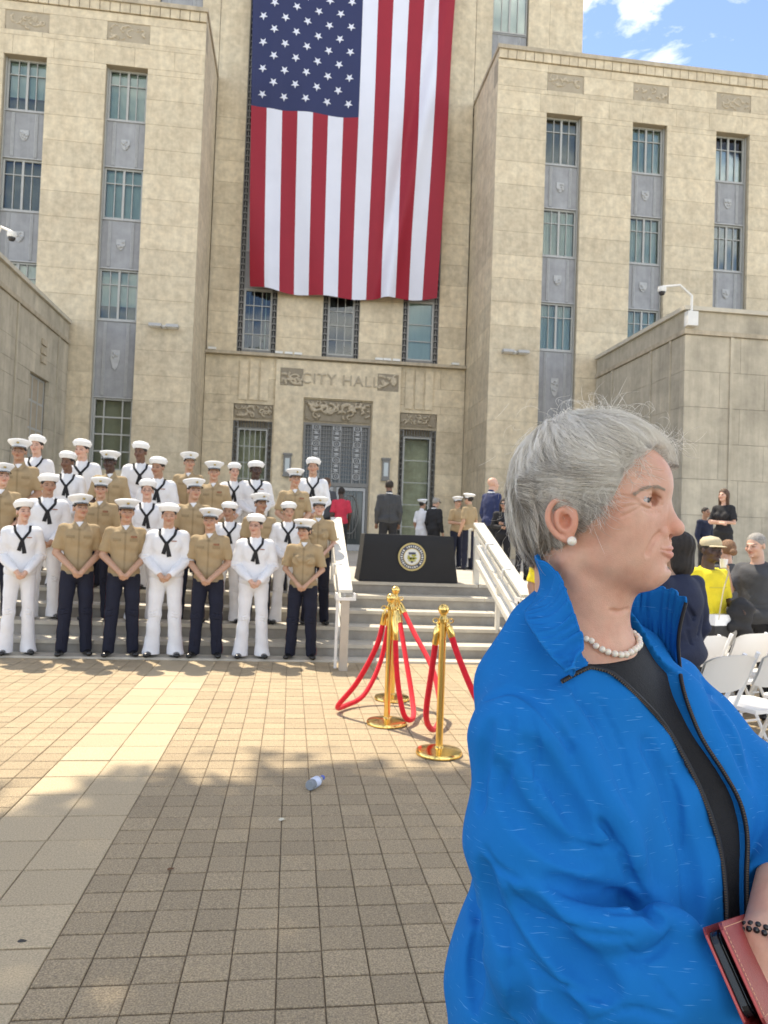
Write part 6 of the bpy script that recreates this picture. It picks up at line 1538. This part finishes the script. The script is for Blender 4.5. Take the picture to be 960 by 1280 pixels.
    J.f = np.maximum(J.f, -cutd)
    # neck hole and hollow
    J.add(cap(tp(.020, -.012, -.10), tp(.012, -.006, .12), .060, .064), .01, 's')
    J.f = np.maximum(J.f, -(Z+.855)*-1*0-1) if False else J.f
    V, F = J.mesh()
    JM = jacket_mat(); jk = K('jacket', V, F, JM)
    # ---------------- black top
    X_ = shirt.ax
    wv_ = .0012*np.sin(X*60+Z*45+2*np.sin(Z*20)); shirt.f = (shirt.f+wv_).astype(np.float32)
    shirt.f = np.maximum(shirt.f, (Z+.192-.2*(Y-.96))+0*X).astype(np.float32)
    V, F = shirt.mesh(); K('top', V, F, mat('black_knit_top', (.010, .010, .011), .8, var=.2, scale=60, bump=.3, bscale=300))
    # ---------------- zip along both edges
    ZB = mat('zip_tape', (.008, .008, .010), .6); ZT_ = mat('zip_teeth', (.10, .07, .045), .4, metal=.5)
    z0_, okz = onj(dens([(702, 852), (718, 843), (732, 836)], 4)); pl_keep = (np.concatenate([z0_[okz], hl]), hr)
    for e_, H_ in enumerate(pl_keep):
        dirs = H_/np.linalg.norm(H_, axis=1, keepdims=True); S = [Vector(p_) for p_ in (H_-dirs*.0015)]
        S2 = S; q = MB(); q.tube(S2, .0030, 6); zt = K('zip_tape', np.array(q.v), q.f, ZB, jk)
        q = MB(); acc = 0
        for i in range(len(S2)-1):
            a_, b_ = S2[i], S2[i+1]; L_ = (b_-a_).length; n = max(1, int(L_/.0026)); t_ = (b_-a_).normalized() if L_ > 0 else Vector((0, 0, 1)); sd = t_.cross(Vector(dirs[i])).normalized()*(-1 if e_ else 1)
            for k_ in range(n):
                c_ = a_.lerp(b_, k_/n)-Vector(dirs[i])*.0026+sd*-.0012; q.bar(c_-sd*.0013, c_+sd*.0013, .0013, .0012, up=tuple(dirs[i]))
        o = K('zip_teeth', np.array(q.v), q.f, ZT_, zt, smooth=False); o['kind'] = 'stuff'
        hem_ = [Vector(p_) for p_ in (H_-dirs*.0010)]
    # ---------------- collar
    B_ = [(716, 846, .885), (690, 822, .895), (668, 792, .915), (656, 772, .955), (659, 763, .985), (668, 756, 1.02), (695, 748, 1.085), (735, 745, 1.12), (780, 772, 1.145), (815, 803, 1.12), (838, 828, 1.09), (851, 845, 1.07)]
    T_ = [(706, 842, .872), (728, 808, .893), (718, 772, .912), (709, 746, .93), (696, 716, .955), (671, 697, .985), (690, 690, 1.06), (735, 690, 1.11), (788, 738, 1.15), (813, 736, 1.135), (838, 737, 1.10), (859, 752, 1.05)]
    sb = spl([tuple(k3(*p_)) for p_ in B_], 12); st_ = spl([tuple(k3(*p_)) for p_ in T_], 12); nr = 14; V = []; R = random.Random(5)
    n = len(sb)
    for i in range(n):
        for j in range(nr+1):
            t = j/nr; p_ = sb[i].lerp(st_[i], t); tg = (sb[min(i+1, n-1)]-sb[max(i-1, 0)]).normalized(); nn = tg.cross((st_[i]-sb[i]).normalized())
            bulge = .010*math.sin(t*PI); ruf = .0030*t*math.sin(i*1.15+2*math.sin(i*.31))+.0022*(1-t)*math.sin(i*2.1+1.3*math.sin(i*.7))*math.exp(-((t-.25)/.22)**2)*1.6
            p_ = p_+nn*(bulge+ruf)+Vector((0, 0, .0022*t*math.sin(i*.83+1))); V.append(p_[:])
    F = [(i*(nr+1)+j, (i+1)*(nr+1)+j, (i+1)*(nr+1)+j+1, i*(nr+1)+j+1) for i in range(n-1) for j in range(nr)]
    co = K('collar', np.array(V), np.array(F), JM, jk); md = co.modifiers.new('thickness', 'SOLIDIFY'); md.thickness = .0032; md.offset = 0
    for nm, idx_ in (('collar_edge', nr),):
        q = MB(); q.tube([Vector(V[i*(nr+1)+idx_]) for i in range(n)], .0019, 6); K(nm, np.array(q.v), q.f, JM, jk)
    q = MB(); q.tube([Vector(V[(n-1)*(nr+1)+j]) for j in range(nr+1)], .0026, 6); K('zip_tape', np.array(q.v), q.f, ZB, jk)
    # ---------------- pearls
    PRL = mat('pearl', (.82, .73, .60), .18, coat=.6, sss=.2)
    NP = [(734, 798), (740, 804), (746, 808), (755, 813), (764, 816), (774, 817.6), (781, 816.6), (787, 813), (793, 808), (796.5, 802)]
    dN = np.array([k3(x_, y_, 1.0) for x_, y_ in NP]); hN, okN = vs.march(dN*.6, dN, 1.0, .001); print('necklace', okN)
    hN = [tuple(p_) for p_, o_ in zip(hN, okN) if o_]; lastN = np.array(hN[-1]); firstN = np.array(hN[0])
    S = spl([tuple(tp(-.055, .050, .030)), tuple((firstN+np.array(tp(-.03, .066, .012)))/2)]+hN+[tuple((lastN+np.array(tp(.03, -.068, .0)))/2+np.array((.004, 0, 0))), tuple(tp(.0, -.078, .014)), tuple(tp(-.055, -.050, .030))], 40)
    L_ = [0]; 
    for a_, b_ in zip(S[:-1], S[1:]): L_.append(L_[-1]+(b_-a_).length)
    tot = L_[-1]; neck = thing('pearl_necklace', 'string of round white pearls round the neck of the woman in blue', 'necklace', tuple(kw([S[len(S)//2][:]])[0])); s_ = 0; mid = tot/2; k_ = 0; pm_ = None
    while s_ < tot:
        rp_ = .0033+.0014*math.exp(-((s_-mid)/.09)**2); i = min(np.searchsorted(L_, s_), len(S)-1); c_ = np.array(S[i][:])
        # rest the pearl on the skin or the cloth: slide it radially from the neck axis until clear
        ax_ = tp(0, 0, 0); ax_ = np.array((ax_[0], ax_[1], c_[2])); rd = (c_-ax_)/np.linalg.norm(c_-ax_)
        for it in range(40):
            d1 = min(vs.sample(c_[None])[0], shirt.sample(c_[None])[0])
            if d1 < rp_*.9: c_ = c_+rd*.0015
            elif d1 > rp_*1.5 and it < 25: c_ = c_-rd*.0015
            else: break
        if pm_ is None: q = MB(); q.lathe([(math.sin(t), -math.cos(t)) for t in np.linspace(0.02, PI-.02, 10)], (0, 0, 0), 14); pm_ = mb_data('pearl', q, PRL)
        o = bpy.data.objects.new('pearl', pm_); link(o, neck); o.location = Vector(kw([c_])[0])-ORG[neck.name]; o.scale = (rp_,)*3; s_ += rp_*1.93
    q = MB(); c_ = kw([hp(.0005, .0885, -.0235)])[0]; q.lathe([(.0062*math.sin(t), -.0062*math.cos(t)) for t in np.linspace(.02, PI-.02, 14)], c_, 20); q.build('pearl_earring', PRL, lady, smooth=True)
    q = MB(); dd = (wr-el)/np.linalg.norm(wr-el); e1_ = np.cross(dd, (0, 1, 0)); e1_ /= np.linalg.norm(e1_); e2_ = np.cross(dd, e1_)
    for ring_ in range(2):
        for i in range(22):
            t = 2*PI*i/22; c_ = kw([wr+dd*(.002+.008*ring_)+(e1_*math.cos(t)+e2_*math.sin(t))*.0285])[0]; q.lathe([(.0035*math.sin(u_), -.0035*math.cos(u_)) for u_ in np.linspace(.1, PI-.1, 6)], c_, 8)
    q.build('bead_bracelet', mat('black_beads', (.012, .012, .012), .2), lady, smooth=True)['kind'] = 'stuff'
    # ---------------- red phone case
    pcse = thing('phone_case', 'red leather folding phone case with pale stitching held by the woman in blue', 'phone case', tuple(kw([WO])[0]))
    RL = mat('red_leather', (.30, .035, .035), .38, var=.10, scale=40, bump=.25, bscale=260, coat=.15); RL2 = mat('red_leather_edge', (.55, .10, .09), .5); STI = mat('pale_stitching', (.75, .45, .28), .7)
    Wd, Ln, Th = .090, .165, .020
    def wp(s_, l_, t_): return WO+ws*s_+wl*l_+wt*t_
    def slab(t0, t1, s0, s1, l0, l1, name, mt, parent, rnd=.008):
        pts = []
        for (cs, cl, a0) in ((s0+rnd, l0+rnd, PI), (s1-rnd, l0+rnd, 1.5*PI), (s1-rnd, l1-rnd, 0), (s0+rnd, l1-rnd, .5*PI)):
            for k_ in range(5): an = a0+k_/4*PI/2; pts.append((cs+rnd*math.cos(an), cl+rnd*math.sin(an)))
        n = len(pts); V_ = [wp(s_, l_, t_) for t_ in (t0, t1) for s_, l_ in pts]; q = MB(); q.add([tuple(p_) for p_ in V_], [tuple(range(n)), tuple(range(2*n-1, n-1, -1))]+[(i, (i+1) % n, n+(i+1) % n, n+i) for i in range(n)])
        o = mesh(name, kw(np.array(q.v)), q.f, mt, parent); bv = o.modifiers.new('bevel', 'BEVEL'); bv.width = .0012; bv.segments = 2; return o
    slab(-.002, .001, 0, Wd, 0, Ln, 'back_cover', RL, pcse); slab(.0165, .0200, 0, Wd, -.004, Ln, 'front_cover', RL, pcse)
    q = MB(); nn_ = 9; V_ = []
    for i in range(nn_):
        an = -PI/2+PI*i/(nn_-1)
        for l_ in (0, Ln): V_ += [tuple(wp(Wd-.004+.0095*math.cos(an), l_, .009+.0105*math.sin(an))), tuple(wp(Wd-.004+.0070*math.cos(an), l_, .009+.0085*math.sin(an)))]
    q.add(V_, [(4*i, 4*i+4, 4*i+6, 4*i+2) for i in range(nn_-1)]+[(4*i+1, 4*i+3, 4*i+7, 4*i+5) for i in range(nn_-1)]+[(4*i, 4*i+1, 4*i+5, 4*i+4) for i in range(nn_-1)])
    mesh('spine', kw(np.array(q.v)), q.f, RL, pcse, smooth=True)
    ph_ = slab(.0015, .0095, .006, Wd-.008, .002, Ln-.004, 'phone', mat('black_phone', (.010, .012, .014), .25), pcse, .010); slab(.0098, .0112, .008, Wd-.010, .004, Ln-.006, 'screen', mat('dark_screen', (.02, .03, .035), .06), ph_, .010)
    q = MB()
    for t_ in (.0203,):
        for (s0, l0, s1, l1) in ((.004, .003, Wd-.006, .003), (Wd-.006, .003, Wd-.006, Ln-.006), (.004, .003, .004, Ln-.006)):
            n = int(math.hypot(s1-s0, l1-l0)/.0042)
            for k_ in range(n):
                a_, b_ = k_/n, (k_+.62)/n; q.tube([tuple(wp(s0+(s1-s0)*a_, l0+(l1-l0)*a_-.002, t_)), tuple(wp(s0+(s1-s0)*b_, l0+(l1-l0)*b_-.002, t_))], .00045, 4)
    mesh('stitching', kw(np.array(q.v)), q.f, STI, pcse)['kind'] = 'stuff'
    for t_ in (-.0005, .0183):
        q = MB(); q.tube([tuple(wp(s_, -.0005 if t_ < .01 else -.0045, t_)) for s_ in np.linspace(.006, Wd-.006, 8)], .0017, 6); mesh('edge_piping', kw(np.array(q.v)), q.f, RL2, pcse, smooth=True)
    # ---------------- trousers and shoes, below the picture
    lv = Vol((-.35, -.35, 0), (.35, .35, .95), .009)
    n2 = kw([tp(1, 0, 0)])[0]-kw([tp(0, 0, 0)])[0]; n2 = n2[:2]/np.linalg.norm(n2[:2]); r2 = np.array((-n2[1], n2[0])); r2 = r2 if r2@KR[:2]*-1 > 0 else -r2
    for s in (-1, 1):
        w3 = lambda f_, r_, z_: (n2[0]*f_+r2[0]*r_, n2[1]*f_+r2[1]*r_, z_)
        lv.add(cap(w3(.02, s*.08-.03, .80), w3(0, s*.10, .46), .085, .07), .03); lv.add(cap(w3(0, s*.10, .46), w3(-.02, s*.11, .06), .076, .07), .02)
        sv = Vol((-.4, -.4, 0), (.4, .4, .13), .007); sv.add(cap(w3(-.03, s*.11, .04), w3(.15, s*.12, .03), .04, .032), .02); sv.cut(lambda X, Y, Z: Z-.002+0*X*Y); V, F = sv.mesh(); mesh('shoe', V, F, SHOE, lady, smooth=True, local=True)
    lv.add(ell(w3(.02, -.03, .80), (.13, .13, .07)), .04); V, F = lv.mesh(); mesh('trousers', V, F, BCLOTH, lady, smooth=True, local=True)
def jacket_mat():
    m = mat('bright_blue_jacket_cloth', (.001, .160, .46), .85, var=.06, scale=5, bump=.15, bscale=16, stretch=(1, 1, .35), spec=.12)
    n = m.node_tree; L = n.links.new; b = n.nodes['Principled BSDF']; src = b.inputs['Base Color'].links[0].from_socket
    t = n.nodes.new('ShaderNodeTexCoord'); cur = src
    for k, (rot, sc, th) in enumerate((((0, .12, .2), (30, 30, 700), .715), ((0, -.22, .6), (34, 34, 640), .725))):
        mp_ = n.nodes.new('ShaderNodeMapping'); mp_.inputs['Rotation'].default_value = rot; mp_.inputs['Scale'].default_value = sc; L(t.outputs['Object'], mp_.inputs[0])
        z = n.nodes.new('ShaderNodeTexNoise'); z.inputs['Scale'].default_value = 1; z.inputs['Detail'].default_value = 1; z.inputs['Roughness'].default_value = .4; L(mp_.outputs[0], z.inputs['Vector'])
        r = n.nodes.new('ShaderNodeMapRange'); r.inputs['From Min'].default_value = th; r.inputs['From Max'].default_value = th+.05; r.inputs['To Max'].default_value = .38; L(z.outputs['Fac'], r.inputs['Value'])
        q = n.nodes.new('ShaderNodeMix'); q.data_type = 'RGBA'; q.inputs[7].default_value = (.16, .48, .80, 1); L(r.outputs[0], q.inputs[0]); L(cur, q.inputs[6]); cur = q.outputs[2]
    L(cur, b.inputs['Base Color']); return m
if not ONLY or 'w' in ONLY: build_lady()
